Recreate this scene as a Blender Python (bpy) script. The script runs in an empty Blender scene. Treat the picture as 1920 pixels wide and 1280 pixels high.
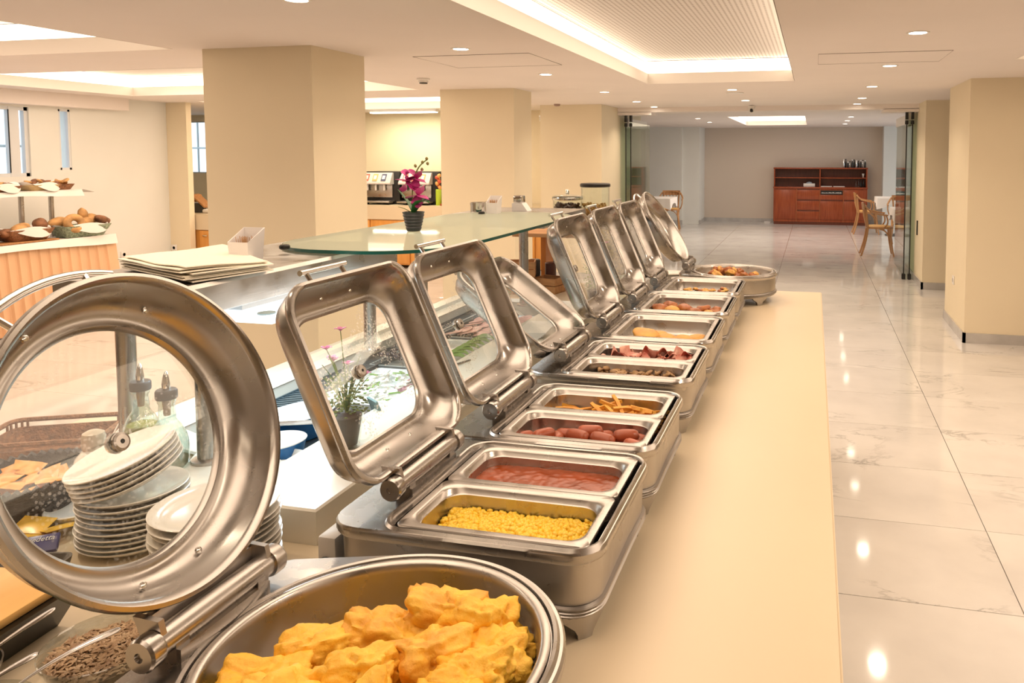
import bpy, bmesh, math, random
from math import sin, cos, pi, radians, sqrt
from mathutils import Vector, Matrix, noise
R = radians
SC = bpy.context.scene
COL = SC.collection

# ------------------------------------------------------------ camera
cam_d = bpy.data.cameras.new('camera'); cam = bpy.data.objects.new('camera', cam_d); COL.objects.link(cam)
cam_d.sensor_fit = 'HORIZONTAL'; cam_d.sensor_width = 36.0; cam_d.lens = 1430.0/1920.0*36.0
cam_d.shift_x = -(1190.0-960.0)/1920.0
cam_d.shift_y = -(640.0-380.0)/1920.0
cam_d.clip_start = 0.02; cam_d.clip_end = 200
cam.location = (0, 0, 1.6)
cam.rotation_euler = (R(90-3.601), 0, R(13.197))
SC.camera = cam

# ------------------------------------------------------------ colour management and world
SC.view_settings.view_transform = 'Standard'; SC.view_settings.look = 'None'
SC.view_settings.gamma = 1.0; SC.view_settings.use_curve_mapping = False
SC.view_settings.exposure = 0.05
SC.cycles.sample_clamp_indirect = 4.0
SC.cycles.caustics_reflective = False; SC.cycles.caustics_refractive = False
w = bpy.data.worlds.new('sky'); SC.world = w; w.use_nodes = True
bg = w.node_tree.nodes['Background']; bg.inputs[0].default_value = (0.74, 0.89, 1.0, 1); bg.inputs[1].default_value = 1.7

# ------------------------------------------------------------ lamps of the room
WARM = (1.0, 0.765, 0.575)
GLOW = 1.0
def area(name, loc, sx, sy, power, col=WARM, rot=(0, 0, 0), shape='RECTANGLE', spread=None):
    d = bpy.data.lights.new(name, 'AREA'); d.shape = shape; d.size = sx
    if shape in ('RECTANGLE', 'ELLIPSE'): d.size_y = sy
    d.energy = power; d.color = col
    if spread: d.spread = spread
    o = bpy.data.objects.new(name, d); o.location = loc; o.rotation_euler = rot; COL.objects.link(o); return o
CEIL = 2.237
# light of the lit coffers (each lamp hangs just under its coffer panel, as its LED lines do)
COFFERS = [  # x0, x1, y0, y1, depth, power
    (-1.47, -0.17, -0.6, 6.78, 50),
    (-7.20, -3.78, -0.6, 3.90, 75),
    (-7.20, -3.78, 4.76, 6.87, 52),
    (-7.20, -3.90, 7.75, 9.60, 42),
    (-1.43, -0.15, 12.9, 16.75, 48),
    (1.30, 3.00, -0.6, 5.60, 48),
]
for i, (x0, x1, y0, y1, pw) in enumerate(COFFERS):
    area('coffer_light', ((x0+x1)/2, (y0+y1)/2, CEIL+0.15), (x1-x0)*0.8, (y1-y0)*0.85, pw, WARM if i != 4 else (1, .88, .78))

# ------------------------------------------------------------ materials
MATS = {}
def mat(name, col, rough=0.5, metal=0.0, spec=None, trans=0.0, ior=None, emis=None, estr=0, noise_amt=0.0, nscale=8.0, bump=0.0, bscale=30.0, coat=0, sss=0, stretch=None, col2=None, sheen=0):
    if name in MATS: return MATS[name]
    m = bpy.data.materials.new(name); m.use_nodes = True; nt = m.node_tree; b = nt.nodes['Principled BSDF']
    b.inputs['Base Color'].default_value = (*col, 1); b.inputs['Roughness'].default_value = rough; b.inputs['Metallic'].default_value = metal
    if spec is not None: b.inputs['Specular IOR Level'].default_value = spec
    if trans: b.inputs['Transmission Weight'].default_value = trans
    if ior: b.inputs['IOR'].default_value = ior
    if coat: b.inputs['Coat Weight'].default_value = coat; b.inputs['Coat Roughness'].default_value = 0.08
    if sheen: b.inputs['Sheen Weight'].default_value = sheen
    if sss:
        b.inputs['Subsurface Weight'].default_value = sss; b.inputs['Subsurface Radius'].default_value = (0.01, 0.006, 0.003)
    if emis: b.inputs['Emission Color'].default_value = (*emis, 1); b.inputs['Emission Strength'].default_value = estr
    if noise_amt or bump:
        tc = nt.nodes.new('ShaderNodeTexCoord'); mp = nt.nodes.new('ShaderNodeMapping')
        nt.links.new(tc.outputs['Object'], mp.inputs[0])
        if stretch: mp.inputs['Scale'].default_value = stretch
    if noise_amt:
        n = nt.nodes.new('ShaderNodeTexNoise'); n.inputs['Scale'].default_value = nscale; n.inputs['Detail'].default_value = 5
        nt.links.new(mp.outputs[0], n.inputs['Vector'])
        cr = nt.nodes.new('ShaderNodeValToRGB')
        c2 = col2 if col2 else tuple(max(0, c*(1-noise_amt)) for c in col)
        c1 = col if col2 else tuple(min(1, c*(1+noise_amt*0.5)) for c in col)
        cr.color_ramp.elements[0].position = 0.35; cr.color_ramp.elements[1].position = 0.65
        cr.color_ramp.elements[0].color = (*c2, 1); cr.color_ramp.elements[1].color = (*c1, 1)
        nt.links.new(n.outputs[0], cr.inputs[0]); nt.links.new(cr.outputs[0], b.inputs['Base Color'])
    if bump:
        n2 = nt.nodes.new('ShaderNodeTexNoise'); n2.inputs['Scale'].default_value = bscale; n2.inputs['Detail'].default_value = 4
        nt.links.new(mp.outputs[0], n2.inputs['Vector'])
        bp = nt.nodes.new('ShaderNodeBump'); bp.inputs['Strength'].default_value = bump; bp.inputs['Distance'].default_value = 0.01
        nt.links.new(n2.outputs[0], bp.inputs['Height']); nt.links.new(bp.outputs[0], b.inputs['Normal'])
    MATS[name] = m; return m

def thin_glass(name, tint=(1, 1, 1), refl=0.10,  rough=0.02, drops=0.0, haze=0.0, hazecol=(.8, .85, .85), graz=.75):
    if name in MATS: return MATS[name]
    m = bpy.data.materials.new(name); m.use_nodes = True; nt = m.node_tree
    for n in list(nt.nodes):
        if n.type != 'OUTPUT_MATERIAL': nt.nodes.remove(n)
    out = [n for n in nt.nodes if n.type == 'OUTPUT_MATERIAL'][0]
    tr = nt.nodes.new('ShaderNodeBsdfTransparent'); tr.inputs[0].default_value = (*tint, 1)
    gl = nt.nodes.new('ShaderNodeBsdfGlossy'); gl.inputs['Roughness'].default_value = rough; gl.inputs[0].default_value = (1, 1, 1, 1)
    lw = nt.nodes.new('ShaderNodeLayerWeight'); lw.inputs[0].default_value = .5
    pw_ = nt.nodes.new('ShaderNodeMath'); pw_.operation = 'POWER'; pw_.inputs[1].default_value = 4.0; nt.links.new(lw.outputs['Facing'], pw_.inputs[0])
    mt = nt.nodes.new('ShaderNodeMath'); mt.operation = 'MULTIPLY_ADD'; mt.inputs[1].default_value = graz; mt.inputs[2].default_value = refl
    nt.links.new(pw_.outputs[0], mt.inputs[0]); mt.use_clamp = True
    mx = nt.nodes.new('ShaderNodeMixShader'); nt.links.new(mt.outputs[0], mx.inputs[0]); nt.links.new(tr.outputs[0], mx.inputs[1]); nt.links.new(gl.outputs[0], mx.inputs[2])
    last = mx
    if haze:
        df = nt.nodes.new('ShaderNodeBsdfDiffuse'); df.inputs[0].default_value = (*hazecol, 1)
        m2 = nt.nodes.new('ShaderNodeMixShader'); m2.inputs[0].default_value = haze
        nt.links.new(last.outputs[0], m2.inputs[1]); nt.links.new(df.outputs[0], m2.inputs[2]); last = m2
    if drops:
        tc = nt.nodes.new('ShaderNodeTexCoord'); vo = nt.nodes.new('ShaderNodeTexVoronoi'); vo.inputs['Scale'].default_value = 160
        no = nt.nodes.new('ShaderNodeTexNoise'); no.inputs['Scale'].default_value = 9; no.inputs['Detail'].default_value = 2
        nt.links.new(tc.outputs['Object'], vo.inputs['Vector']); nt.links.new(tc.outputs['Object'], no.inputs['Vector'])
        a = nt.nodes.new('ShaderNodeMath'); a.operation = 'LESS_THAN'; a.inputs[1].default_value = 0.32
        nt.links.new(vo.outputs['Distance'], a.inputs[0])
        c = nt.nodes.new('ShaderNodeMath'); c.operation = 'GREATER_THAN'; c.inputs[1].default_value = 0.50
        nt.links.new(no.outputs[0], c.inputs[0])
        d = nt.nodes.new('ShaderNodeMath'); d.operation = 'MULTIPLY'; nt.links.new(a.outputs[0], d.inputs[0]); nt.links.new(c.outputs[0], d.inputs[1])
        e = nt.nodes.new('ShaderNodeMath'); e.operation = 'MULTIPLY'; e.inputs[1].default_value = drops; nt.links.new(d.outputs[0], e.inputs[0])
        g2 = nt.nodes.new('ShaderNodeBsdfGlossy'); g2.inputs['Roughness'].default_value = 0.25; g2.inputs[0].default_value = (.95, .97, 1, 1)
        m3 = nt.nodes.new('ShaderNodeMixShader'); nt.links.new(e.outputs[0], m3.inputs[0]); nt.links.new(last.outputs[0], m3.inputs[1]); nt.links.new(g2.outputs[0], m3.inputs[2]); last = m3
    nt.links.new(last.outputs[0], out.inputs[0])
    MATS[name] = m; return m

def marble_mat(name='marble', joints=False):
    m = bpy.data.materials.new(name); m.use_nodes = True; nt = m.node_tree; b = nt.nodes['Principled BSDF']
    L = nt.links.new
    geo = nt.nodes.new('ShaderNodeNewGeometry'); oi = nt.nodes.new('ShaderNodeObjectInfo')
    mul = nt.nodes.new('ShaderNodeMath'); mul.operation = 'MULTIPLY'; mul.inputs[1].default_value = 37.0 if not joints else 0.0
    L(oi.outputs['Random'], mul.inputs[0])
    cmb = nt.nodes.new('ShaderNodeCombineXYZ'); L(mul.outputs[0], cmb.inputs[2]); L(mul.outputs[0], cmb.inputs[0])
    add = nt.nodes.new('ShaderNodeVectorMath'); add.operation = 'ADD'; L(geo.outputs['Position'], add.inputs[0]); L(cmb.outputs[0], add.inputs[1])
    mp = nt.nodes.new('ShaderNodeMapping'); mp.inputs['Rotation'].default_value = (0, 0, R(28)); mp.inputs['Scale'].default_value = (1.0, 2.6, 1.0); L(add.outputs[0], mp.inputs[0])
    n = nt.nodes.new('ShaderNodeTexNoise'); n.inputs['Scale'].default_value = 1.1; n.inputs['Detail'].default_value = 8; n.inputs['Roughness'].default_value = .62; n.inputs['Distortion'].default_value = 0.9
    L(mp.outputs[0], n.inputs['Vector'])
    cr = nt.nodes.new('ShaderNodeValToRGB'); e = cr.color_ramp.elements
    e[0].position = .480; e[0].color = (0, 0, 0, 1); e[1].position = .5; e[1].color = (1, 1, 1, 1)
    e2 = cr.color_ramp.elements.new(.520); e2.color = (0, 0, 0, 1)
    L(n.outputs[0], cr.inputs[0])
    nm = nt.nodes.new('ShaderNodeTexNoise'); nm.inputs['Scale'].default_value = 1.7; nm.inputs['Detail'].default_value = 3; L(add.outputs[0], nm.inputs['Vector'])
    cm = nt.nodes.new('ShaderNodeValToRGB'); cm.color_ramp.elements[0].position = .50; cm.color_ramp.elements[1].position = .66; L(nm.outputs[0], cm.inputs[0])
    mm = nt.nodes.new('ShaderNodeMath'); mm.operation = 'MULTIPLY'; L(cr.outputs[0], mm.inputs[0]); L(cm.outputs[0], mm.inputs[1])
    cloud = nt.nodes.new('ShaderNodeTexNoise'); cloud.inputs['Scale'].default_value = 2.5; cloud.inputs['Detail'].default_value = 6; L(add.outputs[0], cloud.inputs['Vector'])
    cc = nt.nodes.new('ShaderNodeValToRGB'); cc.color_ramp.elements[0].position = .3; cc.color_ramp.elements[1].position = .62
    cc.color_ramp.elements[0].color = (.66, .64, .62, 1); cc.color_ramp.elements[1].color = (.76, .74, .715, 1); L(cloud.outputs[0], cc.inputs[0])
    mix = nt.nodes.new('ShaderNodeMix'); mix.data_type = 'RGBA'; L(mm.outputs[0], mix.inputs[0]); L(cc.outputs[0], mix.inputs[6]); mix.inputs[7].default_value = (.40, .39, .38, 1)
    last = mix.outputs[2]
    if joints:
        bk = nt.nodes.new('ShaderNodeTexBrick'); bk.offset = 0; bk.squash = 1
        bk.inputs['Scale'].default_value = 1; bk.inputs['Mortar Size'].default_value = .004; bk.inputs['Brick Width'].default_value = 1.18; bk.inputs['Row Height'].default_value = .619
        bk.inputs['Color1'].default_value = (0, 0, 0, 1); bk.inputs['Color2'].default_value = (0, 0, 0, 1); bk.inputs['Mortar'].default_value = (1, 1, 1, 1)
        mpb = nt.nodes.new('ShaderNodeMapping'); mpb.inputs['Location'].default_value = (-.738+1.18*20, -4.651+.619*60, 0); L(geo.outputs['Position'], mpb.inputs[0]); L(mpb.outputs[0], bk.inputs['Vector'])
        mj = nt.nodes.new('ShaderNodeMix'); mj.data_type = 'RGBA'; L(bk.outputs[0], mj.inputs[0]); L(last, mj.inputs[6]); mj.inputs[7].default_value = (.3, .25, .2, 1); last = mj.outputs[2]
    L(last, b.inputs['Base Color'])
    b.inputs['Roughness'].default_value = .07; b.inputs['Specular IOR Level'].default_value = .75
    return m

def wood_mat(name, c1, c2, scale=3.0, rough=.4, axis=(12, 12, 1)):
    if name in MATS: return MATS[name]
    m = bpy.data.materials.new(name); m.use_nodes = True; nt = m.node_tree; b = nt.nodes['Principled BSDF']; L = nt.links.new
    tc = nt.nodes.new('ShaderNodeTexCoord'); mp = nt.nodes.new('ShaderNodeMapping'); mp.inputs['Scale'].default_value = axis; L(tc.outputs['Object'], mp.inputs[0])
    n = nt.nodes.new('ShaderNodeTexNoise'); n.inputs['Scale'].default_value = scale; n.inputs['Detail'].default_value = 6; n.inputs['Distortion'].default_value = .4; L(mp.outputs[0], n.inputs['Vector'])
    cr = nt.nodes.new('ShaderNodeValToRGB'); cr.color_ramp.elements[0].position = .3; cr.color_ramp.elements[1].position = .7
    cr.color_ramp.elements[0].color = (*c1, 1); cr.color_ramp.elements[1].color = (*c2, 1); L(n.outputs[0], cr.inputs[0]); L(cr.outputs[0], b.inputs['Base Color'])
    b.inputs['Roughness'].default_value = rough; MATS[name] = m; return m

def steel_mat(name, col=(.60, .575, .545), rough=.2, bump=.06, stretch=(3, 3, 120), wob=.0):
    if name in MATS: return MATS[name]
    m = bpy.data.materials.new(name); m.use_nodes = True; nt = m.node_tree; b = nt.nodes['Principled BSDF']; L = nt.links.new
    b.inputs['Base Color'].default_value = (*col, 1); b.inputs['Metallic'].default_value = 1; b.inputs['Roughness'].default_value = rough
    tc = nt.nodes.new('ShaderNodeTexCoord'); mp = nt.nodes.new('ShaderNodeMapping'); mp.inputs['Scale'].default_value = stretch; L(tc.outputs['Object'], mp.inputs[0])
    n = nt.nodes.new('ShaderNodeTexNoise'); n.inputs['Scale'].default_value = 6; n.inputs['Detail'].default_value = 4; L(mp.outputs[0], n.inputs['Vector'])
    n2 = nt.nodes.new('ShaderNodeTexNoise'); n2.inputs['Scale'].default_value = 14; n2.inputs['Detail'].default_value = 5; L(tc.outputs['Object'], n2.inputs['Vector'])
    mr = nt.nodes.new('ShaderNodeMapRange'); mr.inputs[1].default_value = .3; mr.inputs[2].default_value = .75; mr.inputs[3].default_value = rough*.8; mr.inputs[4].default_value = rough*1.7
    L(n2.outputs[0], mr.inputs[0]); L(mr.outputs[0], b.inputs['Roughness'])
    bp = nt.nodes.new('ShaderNodeBump'); bp.inputs['Strength'].default_value = bump; bp.inputs['Distance'].default_value = .002; L(n.outputs[0], bp.inputs['Height']); L(bp.outputs[0], b.inputs['Normal'])
    MATS[name] = m; return m

def glow_mat(name, col, strength):
    if name in MATS: return MATS[name]
    m = bpy.data.materials.new(name); m.use_nodes = True; nt = m.node_tree
    b = nt.nodes['Principled BSDF']; b.inputs['Base Color'].default_value = (.8, .8, .8, 1)
    b.inputs['Emission Color'].default_value = (*col, 1); b.inputs['Emission Strength'].default_value = strength
    MATS[name] = m; return m

WALL = mat('wall_paint', (.82, .72, .53), .75, noise_amt=.02, nscale=2)
WALLW = mat('wall_paint_pale', (.80, .80, .76), .75, noise_amt=.02, nscale=2)
CEILM = mat('ceiling_paint', (.85, .78, .74), .85, noise_amt=.02, nscale=1.5)
COFM = mat('coffer_paint', (.86, .80, .74), .8)
MARB = marble_mat('marble_tile'); MARBJ = marble_mat('marble_slab_far', True)
GROUT = mat('grout', (.16, .11, .08), .8)
BASEB = mat('skirting_marble', (.52, .50, .48), .18, noise_amt=.12, nscale=5)
LED = glow_mat('warm_led', (1.0, .83, .62), 3.4)
LEDC = glow_mat('cool_led', (.80, .93, 1.0), 1.35)
SPOT = glow_mat('downlight_lens', (1.0, .86, .68), 22)
TRIMW = mat('white_trim', (.82, .79, .75), .4)
COUNTER = mat('counter_top', (.68, .565, .40), .34, noise_amt=.015, nscale=3)
SOLIDW = mat('white_solid_surface', (.85, .81, .71), .22)
STEEL = steel_mat('brushed_steel', (.48, .455, .43), .30, .06, (2, 2, 90))
STEELP = steel_mat('polished_steel', (.475, .45, .425), .23, .03, (6, 6, 6))
STEELD = steel_mat('dull_steel', (.50, .47, .44), .28, .05, (6, 6, 6))
PANST = steel_mat('pan_steel', (.50, .47, .44), .26, .03, (8, 8, 8))
CHROME = mat('chrome', (.75, .74, .72), .08, 1)
LIDGL = thin_glass('lid_glass', (.975, .99, .985), .045, .02, drops=.45)
LIDGL2 = thin_glass('lid_glass_clear', (.975, .99, .985), .035, .02, drops=.12)
CANGL = thin_glass('canopy_glass', (.80, .86, .80), .09, .03, haze=.45, hazecol=(.62, .65, .54), graz=.26)
DOORGL = thin_glass('door_glass', (.86, .92, .88), .05, .01)
CLGL = thin_glass('clear_glass', (.95, .975, .965), .03, .01)
GLEDGE = mat('glass_edge', (.01, .10, .08), .1)
BLACK = mat('black_plastic', (.012, .012, .012), .35)
DARK = mat('dark_grey', (.05, .05, .05), .4)
PORC = mat('porcelain', (.84, .80, .73), .12, spec=.6)
PORCW = mat('porcelain_cool', (.85, .86, .84), .14, spec=.6)
CLOTH = mat('white_cloth', (.84, .80, .76), .85, bump=.05, bscale=200)
CLOTHC = mat('cream_cloth', (.90, .84, .71), .85, bump=.08, bscale=120)
SKIRT = mat('peach_satin', (.76, .46, .26), .45, sheen=.3, noise_amt=.05, nscale=4)
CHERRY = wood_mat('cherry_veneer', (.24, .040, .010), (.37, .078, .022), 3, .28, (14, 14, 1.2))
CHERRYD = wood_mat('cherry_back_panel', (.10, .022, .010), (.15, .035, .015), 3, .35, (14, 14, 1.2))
BEECH = wood_mat('bentwood', (.42, .20, .075), (.55, .29, .12), 3, .35, (10, 10, 1.5))
SEATW = mat('seat_cane', (.78, .46, .14), .5)
PINE = wood_mat('crate_pine', (.38, .17, .06), (.55, .28, .11), 3, .5, (2, 14, 14))
OAKD = wood_mat('orange_door_veneer', (.62, .27, .055), (.72, .34, .08), 2, .4, (12, 12, 1))
TRAYW = wood_mat('tray_wood', (.72, .40, .12), (.85, .52, .18), 2, .35, (12, 1, 12))
EGG = mat('omelette', (1.0, .64, .085), .5, noise_amt=.3, nscale=18, bump=.30, bscale=110, sss=.1, col2=(.90, .46, .035))
EGGB = mat('omelette_browned', (1.0, .62, .08), .5, noise_amt=.5, nscale=24, bump=.35, bscale=90, col2=(.80, .38, .05))
CORN = mat('sweetcorn_kernel', (.92, .60, .05), .3, sss=.2)
CORN2 = mat('sweetcorn_kernel_deep', (.85, .48, .03), .3)
SAUCE = mat('tomato_sauce', (.33, .055, .006), .22, noise_amt=.3, nscale=12, bump=.10, bscale=25)
BEAN = mat('bean', (.58, .15, .03), .2)
SAUS = mat('sausage_skin', (.42, .095, .038), .32, noise_amt=.25, nscale=14)
FRY = mat('fried_potato', (.85, .46, .07), .5, noise_amt=.3, nscale=25, col2=(.66, .26, .03))
BACON = mat('bacon_meat', (.45, .09, .06), .35, noise_amt=.6, nscale=30, col2=(.72, .40, .30))
MUSH = mat('mushroom_brown', (.20, .085, .03), .4, noise_amt=.5, nscale=30, col2=(.45, .28, .12))
CHICK = mat('roast_chicken', (.55, .20, .045), .35, noise_amt=.6, nscale=16, bump=.4, bscale=40, col2=(.28, .07, .02))
PATTY = mat('egg_bread', (.88, .52, .12), .45, noise_amt=.4, nscale=14, bump=.2, bscale=60, col2=(.62, .28, .06))
BREADB = mat('dark_bread', (.25, .11, .05), .7, noise_amt=.5, nscale=12, bump=.5, bscale=40)
BREADG = mat('golden_bread', (.55, .30, .11), .65, noise_amt=.4, nscale=10, bump=.5, bscale=40)
WICKD = mat('dark_wicker', (.045, .040, .040), .5, bump=.9, bscale=120)
WICKB = mat('brown_wicker', (.32, .14, .06), .6, noise_amt=.4, nscale=50, bump=.9, bscale=120)
WICKG = mat('green_wicker', (.32, .38, .26), .6, noise_amt=.5, nscale=60, bump=.9, bscale=120)
PACK = mat('orange_packet', (.80, .28, .04), .4, noise_amt=.6, nscale=45, col2=(.84, .47, .14))
SACH = mat('mustard_sachet', (.75, .45, .06), .3, noise_amt=.3, nscale=30)
PURP = mat('purple_packet', (.05, .05, .20), .3)
BLUE = mat('blue_glaze', (.012, .13, .36), .15)
CREAMC = mat('white_cheese', (.88, .88, .80), .4, bump=.5, bscale=30)
LEAF = mat('leaf_green', (.03, .16, .035), .4)
LEAFL = mat('leaf_light_green', (.22, .38, .10), .5)
STEM = mat('stem_green', (.20, .28, .07), .5)
PINK = mat('pink_petal', (.62, .16, .35), .5)
MAGE = mat('magenta_petal', (.42, .008, .16), .45, noise_amt=.25, nscale=30, col2=(.60, .06, .30))
MAGEL = mat('pink_magenta_petal', (.66, .08, .34), .45)
HAM = mat('pink_cold_cut', (.75, .42, .38), .35, noise_amt=.3, nscale=30)
PERF = mat('perforated_metal', (.10, .13, .15), .4, .6)
WRAPG = mat('grey_olive_tub', (.16, .16, .10), .4)
OIL = mat('olive_oil', (.40, .34, .02), .1)
SEED = mat('sunflower_seed', (.66, .47, .28), .6, noise_amt=.5, nscale=60, col2=(.38, .23, .12))
PUMP = mat('pumpkin_seed', (.16, .17, .08), .5, noise_amt=.4, nscale=60)
APRI = mat('dried_apricot', (.72, .25, .05), .4)
SKYM = mat('canopy_fabric', (.75, .85, .88), .7)

# ------------------------------------------------------------ mesh helpers
def link(name, me, m, parent=None):
    o = bpy.data.objects.new(name, me); COL.objects.link(o)
    if m is not None and not me.materials: me.materials.append(m)
    if parent is not None: o.parent = parent
    return o
def done(name, bm, m, parent=None, smooth=True, angle=40, loc=None, rot=None, recalc=True, label=None):
    if recalc: bmesh.ops.recalc_face_normals(bm, faces=bm.faces[:])
    me = bpy.data.meshes.new(name); bm.to_mesh(me); bm.free()
    if smooth:
        for p in me.polygons: p.use_smooth = True
        try: me.set_sharp_from_angle(angle=R(angle))
        except Exception: pass
    o = link(name, me, m, parent)
    if loc is not None: o.location = loc
    if rot is not None: o.rotation_euler = rot
    if label: o['label'] = label
    return o
def thing(name, label, cat, loc=(0, 0, 0), rz=0, group=None):
    o = bpy.data.objects.new(name, None); o.empty_display_size = .1; COL.objects.link(o); o.location = loc; o.rotation_euler = (0, 0, rz)
    o['label'] = label; o['category'] = cat
    if group: o['group'] = group
    return o
def tag(o, label, cat, group=None, kind=None):
    o['label'] = label; o['category'] = cat
    if group: o['group'] = group
    if kind: o['kind'] = kind
    return o
def struct(o): o['kind'] = 'structure'; return o
def kids(o): return [c for c in bpy.data.objects if c.parent == o]
def copy_tree(o, parent=None, _k=None):
    c = o.copy(); COL.objects.link(c)
    if parent is not None: c.parent = parent
    for ch in list(o.children): copy_tree(ch, c)
    return c
def box(bm, x0, x1, y0, y1, z0, z1, M=None):
    v = [bm.verts.new(p) for p in ((x0,y0,z0),(x1,y0,z0),(x1,y1,z0),(x0,y1,z0),(x0,y0,z1),(x1,y0,z1),(x1,y1,z1),(x0,y1,z1))]
    if M is not None:
        for q in v: q.co = M @ q.co
    fs = [bm.faces.new([v[i] for i in f]) for f in ((0,3,2,1),(4,5,6,7),(0,1,5,4),(1,2,6,5),(2,3,7,6),(3,0,4,7))]
    return v, fs
def bbox(name, x0, x1, y0, y1, z0, z1, m, parent=None, bev=0.0, label=None, M=None, segs=2):
    bm = bmesh.new(); box(bm, x0, x1, y0, y1, z0, z1, M)
    if bev: bmesh.ops.bevel(bm, geom=bm.edges[:], offset=bev, segments=segs, profile=.5, affect='EDGES')
    return done(name, bm, m, parent, smooth=bool(bev), label=label)
def ring_add(bm, pts): return [bm.verts.new(p) for p in pts]
def loft(bm, rings, cap0=False, cap1=False, closed=True, M=None):
    vs = []
    for r in rings: vs.append(ring_add(bm, [(M @ Vector(p)) if M is not None else p for p in r]))
    n = len(vs[0])
    for a, b in zip(vs[:-1], vs[1:]):
        for i in range(n if closed else n-1):
            j = (i+1) % n
            try: bm.faces.new((a[i], a[j], b[j], b[i]))
            except ValueError: pass
    if cap0: bm.faces.new(vs[0][::-1])
    if cap1: bm.faces.new(vs[-1])
    return vs
def rr(x0, x1, y0, y1, r, z=0.0, n=6):
    r = max(min(r, (x1-x0)/2-1e-5, (y1-y0)/2-1e-5), 1e-5); out = []
    for cx, cy, a0 in ((x1-r, y0+r, -90), (x1-r, y1-r, 0), (x0+r, y1-r, 90), (x0+r, y0+r, 180)):
        for i in range(n+1):
            a = R(a0+90.0*i/n); out.append(Vector((cx+r*cos(a), cy+r*sin(a), z)))
    return out
def circ(cx, cy, r, z=0.0, n=48, ph=0): return [Vector((cx+r*cos(2*pi*i/n+ph), cy+r*sin(2*pi*i/n+ph), z)) for i in range(n)]
def lathe(bm, prof, n=32, c=(0, 0, 0), M=None, sx=1, sy=1, cap0=True, cap1=True):
    rings = []
    for r, z in prof: rings.append([Vector((c[0]+r*sx*cos(2*pi*i/n), c[1]+r*sy*sin(2*pi*i/n), c[2]+z)) for i in range(n)])
    loft(bm, rings, cap0 and prof[0][0] > 1e-4, cap1 and prof[-1][0] > 1e-4, True, M)
def tube(bm, pts, r, n=10, cap=True, closed=False, rs=None, flat=None):
    pts = [Vector(p) for p in pts]; rings = []; k = len(pts); up = Vector((0, 0, 1)); prev = None
    for i, p in enumerate(pts):
        if closed: t = (pts[(i+1) % k]-pts[i-1]).normalized()
        else: t = (pts[min(i+1, k-1)]-pts[max(i-1, 0)]).normalized()
        if prev is None:
            a = up if abs(t.dot(up)) < .95 else Vector((1, 0, 0)); s = t.cross(a).normalized()
        else:
            s = (prev - t*prev.dot(t)).normalized()
        prev = s; u = s.cross(t).normalized(); rad = rs[i] if rs else r
        fs = flat if flat else 1
        rings.append([p+s*rad*cos(2*pi*j/n)+u*rad*fs*sin(2*pi*j/n) for j in range(n)])
    if closed: rings.append(rings[0])
    loft(bm, rings, cap and not closed, cap and not closed)
def tubeo(name, pts, r, m, parent=None, n=10, closed=False, rs=None, label=None, flat=None):
    bm = bmesh.new(); tube(bm, pts, r, n, True, closed, rs, flat); return done(name, bm, m, parent, label=label)
def arcpts(c, r, a0, a1, n, plane='xy', z=0):
    o = []
    for i in range(n+1):
        a = R(a0+(a1-a0)*i/n)
        if plane == 'xy': o.append((c[0]+r*cos(a), c[1]+r*sin(a), z))
        elif plane == 'xz': o.append((c[0]+r*cos(a), z, c[1]+r*sin(a)))
        else: o.append((z, c[0]+r*cos(a), c[1]+r*sin(a)))
    return o
def lump(name, size, m, parent=None, loc=(0, 0, 0), rot=(0, 0, 0), seed=0, amp=.2, freq=1.2, sub=3, boxy=0.0, label=None, fine=0):
    bm = bmesh.new(); bmesh.ops.create_icosphere(bm, subdivisions=sub, radius=1)
    off = Vector((seed*7.31, seed*3.17, seed*1.93))
    for v in bm.verts:
        d = v.co.normalized()
        if boxy:
            mx = max(abs(d.x), abs(d.y), abs(d.z)); q = d/mx; d2 = d.lerp(q*.82, boxy)
        else: d2 = d
        k = 1+amp*noise.noise(d*freq+off)+(fine*noise.noise(d*6+off) if fine else 0)
        v.co = Vector((d2.x*size[0]*k, d2.y*size[1]*k, d2.z*size[2]*k))
    return done(name, bm, m, parent, loc=loc, rot=rot, angle=75, label=label)
def prism(bm, poly, z0, z1, M=None):
    a = [Vector((p[0], p[1], z0)) for p in poly]; b = [Vector((p[0], p[1], z1)) for p in poly]
    loft(bm, [a, b], True, True, True, M)

# ============================================================ SETTING
# floor: tiles 1.18 x 0.619 m
fl = bbox('floor', -11.0, 4.7, -3.2, 18.6, -.06, -.009, GROUT); struct(fl)
tm = None
xs = [.738+1.18*k for k in range(-9, 3)]
ys = [4.651-.619*5+.619*k for k in range(0, 17)]
for xa in xs:
    for ya in ys:
        xb, yb = xa+1.18, ya+.619
        if xa > -1.7 and xb < .2 and yb < 4.3: continue
        if xa > 1.2 and ya > 6.9: continue
        if xa < -7.5 and yb < 4: continue
        if tm is None:
            b_ = bmesh.new(); g = .0017
            loft(b_, [rr(g, 1.18-g, g, .619-g, .001, z, 1) for z in (-.010, -.0006)]+[rr(g+.0006, 1.18-g-.0006, g+.0006, .619-g-.0006, .001, 0, 1)], False, True)
            t_ = done('tile', b_, MARB, fl, smooth=False); tm = t_.data
        else: t_ = link('tile', tm, MARB, fl)
        t_.location = (xa, ya, 0)
fy = ys[-1]+.619
struct(bbox('floor', -11.0, 4.7, fy, 18.6, -.012, 0.0, MARBJ))

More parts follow.
